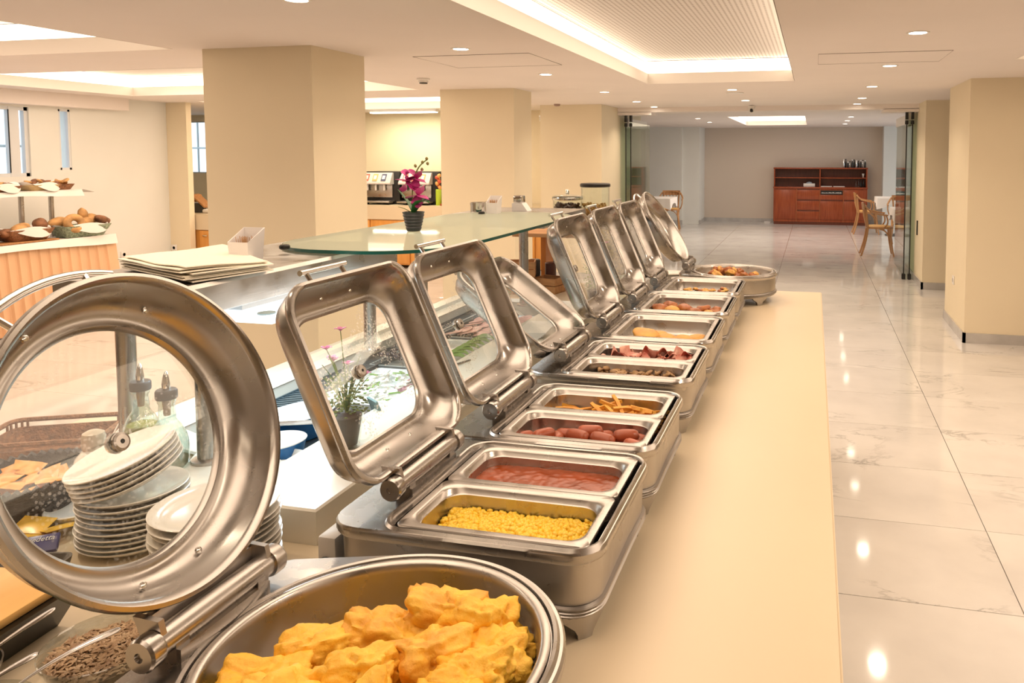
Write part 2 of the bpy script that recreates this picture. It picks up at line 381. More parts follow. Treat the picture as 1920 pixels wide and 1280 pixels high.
# ceiling: grid around the coffer holes
holes = [(c[0], c[1], c[2], c[3]) for c in COFFERS]+[(-11.0, -7.97, -3.2, 8.3), (-11.0, -10.2, -3.2, 18.6)]
cx = sorted(set([-11.0, 4.7]+[h[0] for h in holes]+[h[1] for h in holes])); cy = sorted(set([-3.2, 18.6]+[h[2] for h in holes]+[h[3] for h in holes]))
bm = bmesh.new()
for i in range(len(cx)-1):
    for j in range(len(cy)-1):
        mx, my = (cx[i]+cx[i+1])/2, (cy[j]+cy[j+1])/2
        if any(h[0] < mx < h[1] and h[2] < my < h[3] for h in holes): continue
        box(bm, cx[i], cx[i+1], cy[j], cy[j+1], CEIL, CEIL+.06)
bmesh.ops.remove_doubles(bm, verts=bm.verts[:], dist=1e-4)
struct(done('ceiling', bm, CEILM, smooth=False))
struct(bbox('ceiling', -7.97, 4.9, -3.4, 18.8, CEIL+.50, CEIL+.55, CEILM)); struct(bbox('ceiling', -10.2, -7.97, 8.3, 18.8, CEIL+.50, CEIL+.55, CEILM))
# corrugated perforated coffer panel material
pm = bpy.data.materials.new('perforated_panel'); pm.use_nodes = True; nt = pm.node_tree; L = nt.links.new; pb = nt.nodes['Principled BSDF']
geo = nt.nodes.new('ShaderNodeNewGeometry'); mp = nt.nodes.new('ShaderNodeMapping'); mp.inputs['Scale'].default_value = (33, 33, 33); L(geo.outputs['Position'], mp.inputs[0])
fr = nt.nodes.new('ShaderNodeVectorMath'); fr.operation = 'FRACTION'; L(mp.outputs[0], fr.inputs[0])
sb = nt.nodes.new('ShaderNodeVectorMath'); sb.operation = 'SUBTRACT'; sb.inputs[1].default_value = (.5, .5, 0); L(fr.outputs[0], sb.inputs[0])
sp = nt.nodes.new('ShaderNodeSeparateXYZ'); L(sb.outputs[0], sp.inputs[0]); cb = nt.nodes.new('ShaderNodeCombineXYZ'); L(sp.outputs[0], cb.inputs[0]); L(sp.outputs[1], cb.inputs[1])
ln = nt.nodes.new('ShaderNodeVectorMath'); ln.operation = 'LENGTH'; L(cb.outputs[0], ln.inputs[0])
lt = nt.nodes.new('ShaderNodeMath'); lt.operation = 'LESS_THAN'; lt.inputs[1].default_value = .24; L(ln.outputs['Value'], lt.inputs[0])
mxp = nt.nodes.new('ShaderNodeMix'); mxp.data_type = 'RGBA'; L(lt.outputs[0], mxp.inputs[0]); mxp.inputs[6].default_value = (.80, .76, .73, 1); mxp.inputs[7].default_value = (.30, .24, .20, 1); L(mxp.outputs[2], pb.inputs['Base Color']); pb.inputs['Roughness'].default_value = .7
COFLAB = ['long lit ceiling coffer with a dotted perforated panel above the buffet', 'lit ceiling coffer over the near left of the room', 'lit ceiling coffer in front of the bread table wall',
          'lit ceiling coffer before the drinks counter', 'small lit coffer in the far room ceiling', 'lit ceiling coffer over the aisle side']
for i, (x0, x1, y0, y1, pw) in enumerate(COFFERS):
    t = thing('coffer_recess', COFLAB[i], 'ceiling coffer', ((x0+x1)/2, (y0+y1)/2, CEIL))
    hx, hy = (x1-x0)/2, (y1-y0)/2
    bm = bmesh.new()
    def rect(e, z): return [Vector((-hx-e, -hy-e, z)), Vector((hx+e, -hy-e, z)), Vector((hx+e, hy+e, z)), Vector((-hx-e, hy+e, z))]
    loft(bm, [rect(-.003, -.001), rect(-.003, .093), rect(.05, .093)]); done('lip', bm, COFM, t, smooth=False, recalc=False)
    bm = bmesh.new(); loft(bm, [rect(.045, .095), rect(.045, .205)]); done('light_strip', bm, LED, t, smooth=False, recalc=False)
    bm = bmesh.new(); loft(bm, [rect(.05, .21), rect(.05, .215)], True, True); done('panel', bm, pm if i == 0 else COFM, t, smooth=False)

# downlights
def downlight(x, y, lab, pw, first=[None]):
    if first[0] is None:
        t = thing('downlight', lab, 'ceiling light', (x, y, CEIL))
        bm = bmesh.new(); lathe(bm, [(.046, 0), (.046, -.004), (.058, -.004), (.060, 0)], 24); done('rim', bm, TRIMW, t)
        bm = bmesh.new(); lathe(bm, [(.045, -.001), (.045, -.0025)], 24); done('lens', bm, SPOT, t)
        first[0] = t
    else:
        t = copy_tree(first[0]); t.location = (x, y, CEIL); t['label'] = lab
    t['group'] = 'recessed ceiling downlights'
    return t
DL = [(-2.08, y, 'row left of the long coffer') for y in (1.28, 2.78, 4.28, 5.78, 7.53, 8.97, 10.0)]+[(.52, y, 'row over the aisle') for y in (1.3, 2.78, 4.26, 5.78, 7.5, 8.99, 10.0)]+[(-.79, 7.55, 'middle row'), (-.79, 9.07, 'middle row')] + \
     [(-2.0, 13.4, 'far room left row'), (-2.0, 14.97, 'far room left row'), (.6, 13.4, 'far room right row'), (.6, 14.87, 'far room right row'), (.62, 16.4, 'far room right row'), (-7.6, 5.4, 'left'), (-5.2, 7.3, 'left')]
ORD = ['first', 'second', 'third', 'fourth', 'fifth', 'sixth', 'seventh']; cnt = {}
for x, y, nm in DL:
    k = cnt.get(nm, 0); cnt[nm] = k+1
    downlight(x, y, 'round recessed ceiling downlight, %s from the camera in the %s' % (ORD[k], nm), 0)
    d = bpy.data.lights.new('downlight_lamp', 'AREA'); d.shape = 'DISK'; d.size = .09; d.energy = 5.5; d.color = (1, .80, .60); d.spread = R(130)
    lo = bpy.data.objects.new('downlight_lamp', d); lo.location = (x, y, CEIL-.012); COL.objects.link(lo)
# small ceiling fittings
def lathe_thing(name, prof, m, loc, label, cat, n=24, group=None, M=None):
    bm = bmesh.new(); lathe(bm, prof, n, M=M); o = done(name, bm, m, None, loc=loc); return tag(o, label, cat, group)
t = thing('smoke_detector', 'white round smoke detector on the ceiling between the two left pillars', 'smoke detector', (-3.19, 5.86, CEIL))
bm = bmesh.new(); lathe(bm, [(.055, 0), (.055, -.012), (.042, -.018), (.040, -.035)], 24); done('body', bm, TRIMW, t)
bm = bmesh.new(); lathe(bm, [(.033, -.036), (.033, -.044), (.02, -.046)], 24); done('vent', bm, DARK, t)
lathe_thing('ceiling_sensor', [(.04, 0), (.038, -.02), (.02, -.028)], mat('sensor_brown', (.35, .24, .2), .5), (-3.16, 9.19, CEIL), 'small brown sensor on the ceiling before the far left pillar', 'sensor')
lathe_thing('speaker_grille', [(.09, 0), (.09, -.006), (.02, -.008)], TRIMW, (-.80, 7.95, CEIL), 'flat white round ceiling grille behind the long coffer', 'ceiling grille')
for nm, x0, x1, y0, y1 in (('trim_1', .02, .82, 5.02, 5.58), ('trim_2', -2.55, -1.75, 4.55, 5.2)):
    bm = bmesh.new(); box(bm, x0, x1, y0, y1, CEIL-.0012, CEIL); o = done(nm, bm, CEILM, smooth=False); struct(o)
    bm = bmesh.new(); tube(bm, [(x0, y0, CEIL-.001), (x1, y0, CEIL-.001), (x1, y1, CEIL-.001), (x0, y1, CEIL-.001)], .0016, 4, closed=True); done('hatch_joint', bm, GROUT, o, smooth=False)

# walls, pillars and beams
def wall(name, x0, x1, y0, y1, z0, z1, m=WALL, parts=()):
    o = bbox(name, x0, x1, y0, y1, z0, z1, m); return struct(o)
def skirting(name, pts, h=.085, t=.012):
    bm = bmesh.new()
    for (xa, ya), (xb, yb) in zip(pts[:-1], pts[1:]):
        x0, x1 = sorted((xa, xb)); y0, y1 = sorted((ya, yb))
        box(bm, x0-t, x1+t, y0-t, y1+t, 0, h)
    o = done(name, bm, BASEB, smooth=False); return struct(o)
wall('wall_right', 1.27, 4.7, 6.90, 7.90, 0, CEIL)
wall('wall_right', 1.275, 4.7, 9.55, 11.6, 0, CEIL)
wall('wall_right', 4.6, 4.7, -3.2, 6.9, 0, CEIL)
wall('wall_right', 4.6, 4.7, 7.9, 9.55, 0, CEIL)
wall('wall_left', -3.61, -2.86, 3.94, 4.48, 0, CEIL)
wall('wall_left', -3.58, -2.81, 6.90, 7.37, 0, CEIL)
wall('wall_left', -3.44, -2.62, 9.34, 11.6, 0, CEIL)
skirting('baseboard_right', [(1.27, 6.9), (1.27, 7.9)]); skirting('baseboard_right', [(1.27, 6.9), (4.6, 6.9)])
skirting('baseboard_right', [(1.275, 9.55), (1.275, 11.6)]); skirting('baseboard_right', [(1.275, 9.55), (4.6, 9.55)])
skirting('baseboard_left', [(-3.44, 9.34), (-2.62, 9.34), (-2.62, 11.6)]); skirting('baseboard_left', [(-3.58, 6.9), (-2.81, 6.9), (-2.81, 7.37)]); skirting('baseboard_left', [(-3.61, 3.94), (-2.86, 3.94), (-2.86, 4.48)])
wall('wall_front', -7.97, 4.7, -3.3, -3.2, 0, CEIL)
wall('wall_back', -10.2, -3.44, 10.42, 10.6, 0, 1.30, WALL); wall('wall_back', -9.2, -3.44, 10.42, 10.6, 1.3, CEIL); wall('wall_back', -10.2, -9.98, 10.42, 10.6, 1.3, CEIL)
wall('wall_back', -9.98, -9.2, 10.42, 10.6, 2.14, CEIL)
# far room
wall('wall_back', -3.0, 4.7, 18.3, 18.5, 0, CEIL, mat('far_wall_paint', (.66, .57, .48), .8))
wall('wall_left', -6.0, -2.95, 17.35, 18.3, 0, CEIL, WALLW); wall('wall_left', -3.0, -2.56, 17.42, 18.3, 0, CEIL, WALLW)
wall('wall_right', 1.52, 2.2, 17.95, 18.3, 0, CEIL, WALLW)
wall('wall_left', -6.1, -6.0, 11.6, 18.3, 0, CEIL, WALLW); wall('wall_left', -6.0, -3.44, 11.5, 11.6, 0, CEIL, WALLW)
wall('wall_right', 4.6, 4.7, 11.6, 12.2, 0, CEIL, WALLW); wall('wall_right', 4.6, 4.7, 17.4, 18.4, 0, CEIL, WALLW); wall('wall_right', 4.6, 4.7, 12.2, 17.4, 0, .5, WALLW)
skirting('baseboard_back', [(-2.56, 18.3), (1.5, 18.3)], .09, .012); skirting('baseboard_left', [(-3.9, 17.35), (-2.95, 17.35)], .09); skirting('baseboard_left', [(-2.55, 17.42), (-2.55, 18.3)], .09)
wall('ceiling_beam'.replace('ceiling_beam', 'trim_3'), -2.62, 1.275, 10.15, 10.45, 2.175, CEIL, CEILM)
# left wall with two windows
LX = -7.75
wall('wall_left', LX-.22, LX, -3.2, 3.6, 0, CEIL, WALLW); wall('wall_left', LX-.22, LX, 3.6, 6.60, 0, 1.38, WALLW)
wall('wall_left', LX-.06, LX, 6.16, 6.47, 1.38, 2.08, WALLW); wall('wall_left', LX-.22, LX, 3.6, 6.60, 2.08, CEIL, WALLW)
wall('wall_left', LX-.22, LX, 6.60, 7.85, 0, CEIL, WALLW)
wall('wall_left', -7.97, -7.46, 7.85, 7.93, 0, CEIL, WALL); wall('wall_left', -8.05, -7.97, 7.85, 8.4, 0, CEIL, WALL)
wall('trim_4', LX, LX+.16, 3.0, 7.18, 2.10, CEIL, CEILM)
wall('wall_left', -10.2, -10.1, 8.4, 10.4, 0, CEIL, WALLW); wall('wall_left', -10.2, -7.97, 8.3, 8.4, 0, CEIL, WALLW)
# windows
FRAMEW = mat('white_window_frame', (.72, .74, .76), .4)
WGL = thin_glass('window_glass', (.98, .99, 1), .03, .01)
def window(name, x, y0, y1, z0, z1, divs=()):
    bm = bmesh.new(); f = .022 if y1-y0 < .5 else .035
    for a in ((y0, y0+f, z0, z1), (y1-f, y1, z0, z1), (y0, y1, z0, z0+f), (y0, y1, z1-f, z1)): box(bm, x-.05, x, a[0], a[1], a[2], a[3])
    for d in divs: box(bm, x-.05, x+.004, d-.05, d+.05, z0, z1)
    o = struct(done(name, bm, FRAMEW, smooth=False))
    bbox('pane', x-.028, x-.022, y0+f, y1-f, z0+f, z1-f, WGL, o)
    return o
w1 = window('window_1', LX-.02, 3.6, 6.16, 1.38, 2.08, (6.02, 4.8))
tubeo('gasket', [(LX-.012, 5.965, 1.42), (LX-.012, 5.965, 2.05)], .006, BLACK, w1, 6)
window('window_2', LX-.005, 6.47, 6.60, 1.44, 2.08); wall('wall_left', LX-.22, LX, 6.47, 6.60, 1.38, 1.44, WALLW)
bm = bmesh.new(); x0, x1, z0, z1, f = -9.98, -9.2, 1.3, 2.14, .02
for a in ((x0, x0+f, z0, z1), (x1-f, x1, z0, z1), (x0, x1, z0, z0+f), (x0, x1, z1-f, z1)): box(bm, a[0], a[1], 10.46, 10.52, a[2], a[3])
w3 = struct(done('window_3', bm, FRAMEW, smooth=False)); bbox('pane', x0+f, x1-f, 10.485, 10.49, z0+f, z1-f, WGL, w3)
# outside: canopy and its poles
gp = mat('grey_pole', (.45, .50, .52), .5)
t = thing('canopy_frame', 'grey slanting canopy poles outside the big left window', 'canopy', (-9.4, 3.2, 0))
for q in (((0, 0, 2.5), (0, 3.7, 1.15)), ((0, -.3, 1.72), (0, 5.6, 1.70)), ((0, 0, 0), (0, 0, 2.5)), ((0, 5.5, 0), (0, 5.5, 2.4))): tubeo('pole', q, .016, gp, t, 8)
t = thing('canopy_frame', 'grey slanting canopy poles outside the small back window', 'canopy', (-10.0, 11.4, 0))
for q in (((-.6, 0, 2.35), (1.0, 0, 1.5)), ((-1, 0, 1.72), (1.5, 0, 1.71)), ((-.6, 0, 0), (-.6, 0, 2.35)), ((1.4, 0, 0), (1.4, 0, 1.8))): tubeo('pole', q, .016, gp, t, 8)
bm = bmesh.new()
for i in range(14):
    a = R(-70+i*11+random.uniform(-4, 4)); y = 5.72; zz = 1.30
    p1 = Vector((-8.45, y+.10*sin(a), zz+.16*cos(a)*.8+.06)); p2 = Vector((-8.42, y+.30*sin(a), zz+.22*cos(a)+.02+.1*random.random()))
    tube(bm, [(-8.5, y, zz), p1, p2], .01, 5, rs=[.004, .018, .002], flat=.2)
tube(bm, [(-8.5, 5.72, 0), (-8.5, 5.72, 1.3)], .012, 6)
tag(done('palm_plant', bm, mat('dry_palm', (.50, .26, .12), .6)), 'dry orange-brown palm fronds outside the big left window', 'plant')

# folding glass doors (stacked panels) left and right of the passage
def glass_stack(name, label, xs_, y0, y1, side):
    t = thing(name, label, 'glass door', (xs_[0], y0, 0))
    for k, x in enumerate(xs_):
        dx = x-xs_[0]
        bbox('glass_panel', dx-.005, dx+.005, 0.0, y1-y0-.02*k, .05, 2.05, DOORGL, t)
        bbox('dark_edge', dx-.007, dx+.007, -.008, .002, .06, 2.0, BLACK, t)
        bm = bmesh.new(); box(bm, dx-.022, dx+.022, -.03, .05, .0, .075); bmesh.ops.bevel(bm, geom=bm.edges[:], offset=.006, segments=2, affect='EDGES'); done('bottom_pivot', bm, BLACK, t)
        bm = bmesh.new(); box(bm, dx-.017, dx+.017, -.02, .03, 2.05, 2.14); lathe(bm, [(.02, 0), (.022, .02), (.02, .05)], 12, (dx, 0, 1.985)); done('top_carrier', bm, BLACK, t)
    bbox('top_rail', -.01 if side > 0 else -.02, .03, .04, y1-y0, 1.985, 2.10, mat('rail_white', (.80, .76, .72), .4), t)
    return t
glass_stack('glass_door', 'stack of folded frameless glass door panels at the left of the passage', (-2.53, -2.46), 10.26, 11.5, 1)
glass_stack('glass_door', 'stack of folded frameless glass door panels at the right of the passage', (1.145, 1.215), 10.28, 11.4, -1)
struct(bbox('trim_5', -2.62, -2.15, 10.15, 10.5, 2.14, 2.18, CEILM)); struct(bbox('trim_5', .85, 1.275, 10.15, 10.5, 2.14, 2.18, CEILM))
tag(bbox('glass_door_edge', -4.475, -4.44, 11.95-1.6, 10.40, .1, 1.5, BLACK), 'tall black upright strip between the second and third pillar', 'door edge')
def camera_dome(loc, label):
    t = thing('security_camera', label, 'camera', loc)
    bm = bmesh.new(); lathe(bm, [(.05, 0), (.05, -.02), (.03, -.03)], 20); done('base', bm, TRIMW, t)
    bm = bmesh.new(); M = Matrix.Translation((0, -.01, -.05)) @ Matrix.Rotation(R(60), 4, 'X'); lathe(bm, [(.001, -.045), (.03, -.035), (.042, 0), (.035, .03), (.025, .042)], 20, M=M); done('housing', bm, TRIMW, t)
    bm = bmesh.new(); M = Matrix.Translation((0, -.035, -.06)) @ Matrix.Rotation(R(70), 4, 'X'); lathe(bm, [(.001, .028), (.018, .025), (.024, .0)], 16, M=M); done('lens', bm, BLACK, t)
camera_dome((-.79, 10.0, CEIL-.01), 'white dome security camera on the ceiling before the passage beam')
camera_dome((-3.50, 9.6, CEIL-.12), 'white security camera high between the second and third left pillars')
def plate(loc, rot, label, cat='switch'):
    t = thing('wall_plate', label, cat, loc); t.rotation_euler = rot
    bbox('plate', -.04, .04, -.008, 0, -.04, .04, TRIMW, t, .003)
    bm = bmesh.new(); lathe(bm, [(.024, 0), (.024, .003), (.019, .003), (.018, -.004), (.001, -.004)], 18, M=Matrix.Translation((0, -.008, 0)) @ Matrix.Rotation(R(90), 4, 'X')); done('socket', bm, TRIMW, t)
plate((LX, 7.18, .45), (0, 0, R(90)), 'white round wall socket on the pale wall beside the bread table', 'socket')
plate((-7.70, 7.85, .45), (0, 0, 0), 'white round wall socket on the narrow cream pier', 'socket')
plate((1.27, 7.45, .45), (0, 0, R(-90)), 'white switch plate low on the side of the right pillar', 'socket')
tag(bbox('wall_slot', 1.262, 1.275, 10.02, 10.06, .60, .78, BLACK), 'small black slot on the wall beside the right glass door', 'fitting')

# ============================================================ BUFFET COUNTER
CT = .85
t = thing('buffet_counter', 'long cream buffet counter with the row of chafing dishes on it', 'counter', (0, 0, 0))
bm = bmesh.new()
prism(bm, [(.052, -.6), (.052, 4.25), (-1.70, 4.25), (-1.70, 1.75), (-2.02, 1.75), (-2.02, -.6)], CT-.04, CT)
bmesh.ops.bevel(bm, geom=[e for e in bm.edges if abs(e.verts[0].co.z-CT) < 1e-4 and abs(e.verts[1].co.z-CT) < 1e-4], offset=.004, segments=2, affect='EDGES')
done('worktop', bm, COUNTER, t)
bm = bmesh.new(); prism(bm, [(.045, -.59), (.045, 4.24), (-1.69, 4.24), (-1.69, 1.74), (-2.01, 1.74), (-2.01, -.59)], 0.08, CT-.04); done('base', bm, COUNTER, t, smooth=False)
bm = bmesh.new(); prism(bm, [(.0, -.55), (.0, 4.2), (-1.65, 4.2), (-1.65, 1.7), (-1.97, 1.7), (-1.97, -.55)], 0.0, .08); done('plinth', bm, DARK, t, smooth=False)

# ============================================================ CHAFING DISHES
def hull(pts):
    pts = sorted(set((round(p[0], 6), round(p[1], 6)) for p in pts))
    def cr(o, a, b): return (a[0]-o[0])*(b[1]-o[1])-(a[1]-o[1])*(b[0]-o[0])
    lo = []
    for p in pts:
        while len(lo) >= 2 and cr(lo[-2], lo[-1], p) <= 0: lo.pop()
        lo.append(p)
    up = []
    for p in reversed(pts):
        while len(up) >= 2 and cr(up[-2], up[-1], p) <= 0: up.pop()
        up.append(p)
    return lo[:-1]+up[:-1]
def raycast(poly, a, c=(0, 0)):
    dx, dy = cos(a), sin(a); best = 0
    for i in range(len(poly)):
        x1, y1 = poly[i][0]-c[0], poly[i][1]-c[1]; x2, y2 = poly[(i+1) % len(poly)][0]-c[0], poly[(i+1) % len(poly)][1]-c[1]
        den = dx*(y2-y1)-dy*(x2-x1)
        if abs(den) < 1e-12: continue
        s = (x1*(y2-y1)-y1*(x2-x1))/den; u = (x1*dy-y1*dx)/den if False else ((x1*dy-y1*dx)/den)
        if s > 0 and -1e-9 <= u <= 1+1e-9: best = max(best, s)
    return best
NA = 144
def polar(poly, inset=0.0, z=0.0):
    out = []
    for i in range(NA):
        a = 2*pi*(i+.5)/NA; r = raycast(poly, a)-inset; out.append(Vector((r*cos(a), r*sin(a), z)))
    return out
def corner_angles(polys):
    return None
def chafer(shape, yc, label, tilt, xc=-.492, rot=0.0, lidglass=LIDGL, cable=True):
    """built round the dish centre; the hinge is on the -x side, rim top 0.15 above the counter"""
    t = thing('chafing_dish', label, 'chafing dish', (xc, yc, CT), rot, 'chafing dishes in a row on the counter')
    if shape == 'round':
        O = hull([(p.x, p.y) for p in circ(0, 0, .228, n=120)]+[(-.225+.04*cos(k*pi/10), s*.125+.04*sin(k*pi/10)) for s in (-1, 1) for k in range(20)])
        B = [(p.x, p.y) for p in circ(0, 0, .222, n=144)]; I = [(p.x, p.y) for p in circ(0, 0, .208, n=144)]
        W = [(p.x, p.y) for p in circ(0, 0, .220, n=144)]
        O = [(x*1.0, y) for x, y in O]
        tailx = -.265
    else:
        O = [(p.x, p.y) for p in rr(-.283, .187, -.199, .199, .055, n=8)]
        B = [(p.x, p.y) for p in rr(-.192, .183, -.195, .195, .045, n=8)]; I = [(p.x, p.y) for p in rr(-.168, .170, -.184, .184, .022, n=8)]
        W = O
    # top frame with the bead round the opening and the flat tail under the hinge
    bm = bmesh.new()
    rings = [polar(O, .004, .128), polar(O, .0, .134), polar(O, 0, .144), polar(O, .003, .148), polar(B, .001, .148), polar(B, .0045, .1525), polar(B, .009, .1515), polar(B, .011, .146), polar(I, -.002, .146), polar(I, .001, .120)]
    loft(bm, rings); done('top_frame', bm, STEELP, t, angle=35)
    bm = bmesh.new()
    loft(bm, [polar(O, .010, .128), polar(O, .012, .060), polar(O, .030, .056)], False, False)
    loft(bm, [polar(O, .030, .056), polar(O, .10, .055)], False, True)
    done('body', bm, STEEL, t, angle=35)
    # ribbed base band and four feet
    bm = bmesh.new(); rg = [polar(O, .016, .060), polar(O, .005, .058)]
    for k in range(3): rg += [polar(O, .004, .056-.005*k), polar(O, .008, .0535-.005*k)]
    rg += [polar(O, .012, .038), polar(O, .02, .038)]
    loft(bm, rg); done('base_band', bm, STEEL, t, angle=50)
    if shape == 'round': fp = [(45, 0), (-45, 0), (148, 0), (-148, 0)]
    for k in range(4):
        bm = bmesh.new()
        if shape == 'round': a0 = R(fp[k][0])
        else:
            sx, sy = ((1, 1), (1, -1), (-1, 1), (-1, -1))[k]; px_, py_ = (.187 if sx > 0 else -.283)-sx*.01, sy*.190
            a0 = math.atan2(py_, px_)
        rings = []
        for z, wd in ((.042, .24), (.030, .19), (.018, .10), (.008, .072), (.0, .068)):
            if shape != 'round' : wd = wd*.8 if (k < 2) else wd*.62
            n = 9; outer = []; inner = []
            for q in range(n):
                a = a0+(q/(n-1)-.5)*2*wd; ro = raycast(O, a)-.010-(.042-z)*.22; outer.append(Vector((ro*cos(a), ro*sin(a), z))); inner.append(Vector(((ro-.012)*cos(a), (ro-.012)*sin(a), z)))
            rings.append(outer+inner[::-1])
        loft(bm, rings, True, True); done('foot', bm, STEELP, t, angle=50)
    # hinge
    hx = -.204 if shape != 'round' else -.232; hz = .178; hl = .105 if shape != 'round' else .095
    bm = bmesh.new()
    Mh = Matrix.Translation((hx, 0, hz)) @ Matrix.Rotation(R(90), 4, 'X')
    lathe(bm, [(.0165, -hl), (.0165, hl)], 28, M=Mh)
    for s in (-1, 1): box(bm, hx-.012, hx+.016, s*hl*.72-.010, s*hl*.72+.010, .147, hz)
    box(bm, hx-.004, hx+.02, -hl*.8, hl*.8, .147, hz-.012)
    hg = done('hinge', bm, STEELP, t, angle=40)
    for s in (-1, 1):
        bm = bmesh.new(); lathe(bm, [(.0195, 0), (.0205, .003), (.0205, .018), (.018, .0215), (.006, .0215), (.005, .018), (.001, .018)], 28, M=Matrix.Translation((hx, s*hl*.98, hz)) @ Matrix.Rotation(R(90*(1 if s < 0 else -1)), 4, 'X'))
        done('hinge_cap', bm, STEELP, hg, angle=30)
    # lid
    a = radians(tilt); v = Vector((-sin(a), 0, cos(a))); nrm = Vector((-cos(a), 0, -sin(a))); u = Vector((0, 1, 0))
    base = Vector(((-.213 if shape != 'round' else -.243), 0, .196))
    ML = Matrix(((v.x, u.x, nrm.x, base.x), (v.y, u.y, nrm.y, base.y), (v.z, u.z, nrm.z, base.z), (0, 0, 0, 1)))
    bm = bmesh.new()
    if shape == 'round':
        RL = .212; c = (RL, 0)
        P = [(.150, .062), (.156, .0665), (.172, .066), (.190, .055), (.2, .030), (.2035, .010), (.2095, .008), (.2125, .002), (.211, -.005), (.206, -.0065), (.201, -.003), (.198, .004), (.195, .024), (.186, .045), (.172, .056), (.160, .058), (.1555, .0555), (.152, .0585), (.150, .062)]
        rings = [[Vector((c[0]+r*cos(2*pi*i/96), r*sin(2*pi*i/96), h)) for i in range(96)] for r, h in P]
    else:
        LV, LU = .366, .386
        P = [(.050, .056), (.044, .0605), (.030, .059), (.016, .046), (.009, .028), (.007, .010), (.002, .008), (0, .002), (.001, -.005), (.006, -.0065), (.011, -.002), (.013, .006), (.016, .022), (.024, .040), (.036, .051), (.045, .053), (.048, .0505), (.051, .053), (.050, .056)]
        rings = []
        for d, h in P:
            dv = d*1.22 if d > .02 else d
            rings.append([Vector((p.x, p.y, h)) for p in rr(dv, LV-dv, -LU/2+d, LU/2-d, .060-d*.12, n=9)])
    loft(bm, rings, M=ML)
    lid = done('lid', bm, STEELP, t, angle=50)
    bm = bmesh.new()
    if shape == 'round': g = [Vector((c[0]+.1535*cos(2*pi*i/64), .1535*sin(2*pi*i/64), .0595)) for i in range(64)]
    else: g = [Vector((p.x, p.y, .0545)) for p in rr(.060, LV-.060, -LU/2+.0485, LU/2-.0485, .050, n=9)]
    loft(bm, [g, [q+Vector((0, 0, .003)) for q in g]], True, True, M=ML); done('glass_pane', bm, lidglass, lid, smooth=False)
    bm = bmesh.new(); cv = (RL if shape == 'round' else LV/2)
    gz = .0595 if shape == 'round' else .0545
    lathe(bm, [(.002, -.0035), (.0032, -.0055), (.009, -.0055), (.0118, -.0045), (.0125, -.003), (.0125, .0)], 24, (cv, 0, gz-.0), M=ML, cap0=False)
    lathe(bm, [(.0125, .003), (.014, .006), (.012, .012), (.002, .013)], 24, (cv, 0, gz), M=ML, cap0=False)
    done('vent_knob', bm, STEELP, lid, smooth=False)
    bm = bmesh.new(); lathe(bm, [(.0001, -.0060), (.0026, -.0060), (.0026, -.0050)], 10, (cv, 0, gz), M=ML, cap0=False); done('knob_hole', bm, BLACK, lid)
    # lid handle
    bm = bmesh.new()
    if shape == 'round':
        arc = [(RL+.226*cos(R(q)), .226*sin(R(q)), .046) for q in range(-42, 15, 4)]
        tube(bm, arc, .006, 10, flat=.75)
        for q in (-30, 4): tube(bm, [(RL+.198*cos(R(q)), .198*sin(R(q)), .036), (RL+.226*cos(R(q)), .226*sin(R(q)), .046)], .0042, 8)
    else:
        tube(bm, [(LV+.024, -.068, .046), (LV+.024, .068, .046)], .0055, 10)
        for s in (-1, 1): tube(bm, [(LV-.008, s*.052, .040), (LV+.024, s*.052, .046)], .0042, 8)
    for vv in bm.verts: vv.co = ML @ vv.co
    done('lid_handle', bm, CHROME, lid)
    # screws on the inside of the lid and the two lid arms
    sp = []
    if shape == 'round': sp = [(RL+.181*cos(R(q)), .181*sin(R(q)), .045) for q in (-28, 28, 166, 194)]
    else: sp = [(.030, -.03, .044), (.030, .05, .044), (LV-.030, -.045, .044), (LV-.030, .045, .044)]
    for q in sp:
        bm = bmesh.new(); lathe(bm, [(.005, .0), (.0045, -.003), (.001, -.0042)], 10, q, M=ML); done('screw', bm, CHROME, lid)
    bm = bmesh.new()
    for s in (-1, 1):
        y = s*hl*.93
        loft(bm, [[Vector((hx-.014, y-.004, hz-.006)), Vector((hx+.014, y-.004, hz-.002)), Vector((hx+.014, y+.004, hz-.002)), Vector((hx-.014, y+.004, hz-.006))],
                  [Vector((hx-.022-.008, y-.004, hz+.032)), Vector((hx+.006, y-.004, hz+.030)), Vector((hx+.006, y+.004, hz+.030)), Vector((hx-.03, y+.004, hz+.032))]], True, True)
    box(bm, hx-.024, hx-.015, -hl*.9, hl*.9, hz-.004, hz+.028)
    done('lid_arm', bm, STEELD, lid, smooth=False)
    return t
TWO = 'rectangular steel chafing dish with open glass lid, holding '
chafer('round', .797, 'nearest round steel chafing dish holding omelette pieces, round glass lid raised', 20, xc=-.508, lidglass=LIDGL2)
chafer('rect', 1.262, TWO+'sweetcorn and tomato beans', 23.4)
chafer('rect', 1.677, TWO+'sausages and fries', 23.4)
chafer('rect', 2.162, TWO+'bacon and mushrooms, lid leaning far back', 53, lidglass=LIDGL2)
chafer('rect', 2.597, TWO+'yellow egg bread slices', 23)
chafer('rect', 3.045, TWO+'roast chicken and a potato', 23)
chafer('rect', 3.475, TWO+'browned vegetable pieces', 23.4)
chafer('round', 3.955, 'farthest round steel chafing dish holding roast pieces, round glass lid leaning back', 33, xc=-.400)

